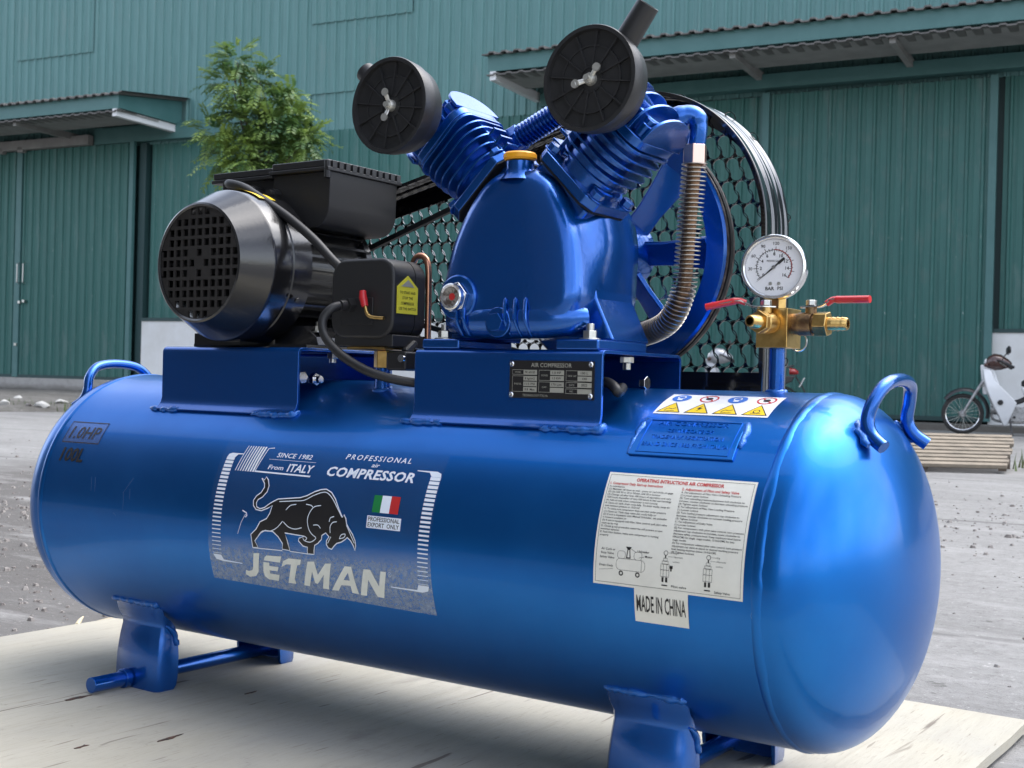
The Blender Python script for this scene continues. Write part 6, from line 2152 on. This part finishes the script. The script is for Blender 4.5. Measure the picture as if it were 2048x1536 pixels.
tag(obj('stone', stone_mesh(77, 0.3, 0.22, 0.2), STONE, loc=(-0.78, 7.45, -0.021)), 'grey stone beside the right end of the timber panel', 'stone')


# ---- young tree in front of the warehouse
def leaf_material():
    m = bpy.data.materials.new('pinnate_leaf')
    m.use_nodes = True
    nt = m.node_tree
    nt.nodes.clear()
    out = nt.nodes.new('ShaderNodeOutputMaterial')
    d = nt.nodes.new('ShaderNodeBsdfPrincipled')
    d.inputs['Roughness'].default_value = 0.45
    t = nt.nodes.new('ShaderNodeBsdfTranslucent')
    n = nt.nodes.new('ShaderNodeTexNoise')
    n.inputs['Scale'].default_value = 3.0
    n.inputs['Detail'].default_value = 4
    tx = nt.nodes.new('ShaderNodeTexCoord')
    nt.links.new(tx.outputs['Object'], n.inputs['Vector'])
    r = nt.nodes.new('ShaderNodeValToRGB')
    r.color_ramp.elements[0].position = 0.36
    r.color_ramp.elements[0].color = (0.05, 0.125, 0.045, 1)
    r.color_ramp.elements[1].position = 0.66
    r.color_ramp.elements[1].color = (0.27, 0.37, 0.075, 1)
    nt.links.new(n.outputs['Fac'], r.inputs['Fac'])
    nt.links.new(r.outputs[0], d.inputs['Base Color'])
    nt.links.new(r.outputs[0], t.inputs['Color'])
    mix = nt.nodes.new('ShaderNodeMixShader')
    mix.inputs[0].default_value = 0.35
    nt.links.new(d.outputs[0], mix.inputs[1])
    nt.links.new(t.outputs[0], mix.inputs[2])
    nt.links.new(mix.outputs[0], out.inputs[0])
    return m


LEAF = leaf_material()
BARK = mat('grey_bark', (0.13, 0.11, 0.09), 0.9, var=(20, (0.07, 0.06, 0.05), 0.35, 0.65), bump=(30, 0.6, 0.01))
tb0 = V((-9.9, 9.45, -0.02))
tree = empty('young_tree', tb0)
tag(tree, 'young tree with feathery green leaves standing before the warehouse wall', 'tree')
rt_ = random.Random(21)
clumps = [((-10.41, 9.11, 4.15), 0.24), ((-10.45, 9.08, 3.85), 0.30), ((-10.14, 9.30, 3.92), 0.24), ((-9.86, 9.49, 3.66), 0.26), ((-10.32, 9.17, 3.46), 0.32), ((-10.66, 8.96, 3.31), 0.26), ((-10.03, 9.37, 3.36), 0.32), ((-9.74, 9.57, 3.46), 0.28), ((-9.62, 9.66, 3.22), 0.28), ((-10.22, 9.24, 3.08), 0.32), ((-9.82, 9.53, 3.02), 0.32), ((-10.5, 9.04, 3.02), 0.28), ((-10.1, 9.9, 3.3), 0.35), ((-10.0, 9.0, 2.9), 0.25), ((-10.3, 9.5, 2.75), 0.25)]
clumps = [((-10.12 + (c[0] + 10.12) * 0.84, 9.32 + (c[1] - 9.32) * 0.84, c[2]), r * 0.9) for c, r in clumps]
tr0 = V((-10.05, 9.36, 2.35))
trunk = MB().tube(smooth_path([tb0, tb0 + V((0.03, -0.02, 1.1)), tr0, (-10.2, 9.25, 3.2), (-10.4, 9.12, 4.0)], 5), [0.075 * (1 - 0.045 * i) for i in range(21)], n=10)
for (c, r) in clumps:
    c = V(c)
    k = rt_.uniform(0.2, 0.9)
    a = tr0.lerp(V((-10.2, 9.25, 3.2)), k)
    mid_ = a.lerp(c, 0.55) + V((0, 0, -0.08))
    trunk.tube(smooth_path([a, mid_, c], 4), [0.022 * (1 - 0.09 * i) for i in range(9)], n=6)
obj('trunk', trunk, BARK, tree, off=-tb0)
cr_ = MB()


def pinnate(p, d, ln, droop):
    """one compound leaf: a drooping midrib with leaflets in pairs"""
    d = d.normalized()
    side = d.cross(V((0, 0, 1)))
    if side.length < 0.05:
        side = V((1, 0, 0))
    side.normalize()
    n = 8
    for i in range(1, n + 1):
        t = i / n
        q = p + d * (ln * t) + V((0, 0, -droop * t * t * ln))
        dd = (d + V((0, 0, -2 * droop * t))).normalized()
        l = ln * 0.30 * (1 - 0.35 * abs(t - 0.5))
        for sg in (-1, 1):
            o = (side * sg * 0.9 + dd * 0.55 + V((0, 0, -0.15 + rt_.uniform(-0.2, 0.2)))).normalized()
            w = dd.cross(o).cross(o).normalized() * (l * 0.20)
            cr_.add([q, q + o * l * 0.45 + w, q + o * l, q + o * l * 0.45 - w], [(0, 1, 2, 3)])
    # stalk
    cr_.add([p, p + side * 0.003, p + d * ln + V((0, 0, -droop * ln))], [(0, 1, 2)])


for (c, r) in clumps:
    c = V(c)
    for _ in range(int(70 * (r / 0.28) ** 2)):
        u = V((rt_.gauss(0, 1), rt_.gauss(0, 1), rt_.gauss(0.35, 0.8))).normalized()
        p = c + u * r * rt_.uniform(0.15, 0.8)
        d = (u + V((rt_.uniform(-0.5, 0.5), rt_.uniform(-0.5, 0.5), rt_.uniform(-0.25, 0.5)))).normalized()
        pinnate(p, d, rt_.uniform(0.2, 0.32), rt_.uniform(0.2, 0.8))
obj('crown', cr_, LEAF, tree, off=-tb0, sm=0, fix=False)
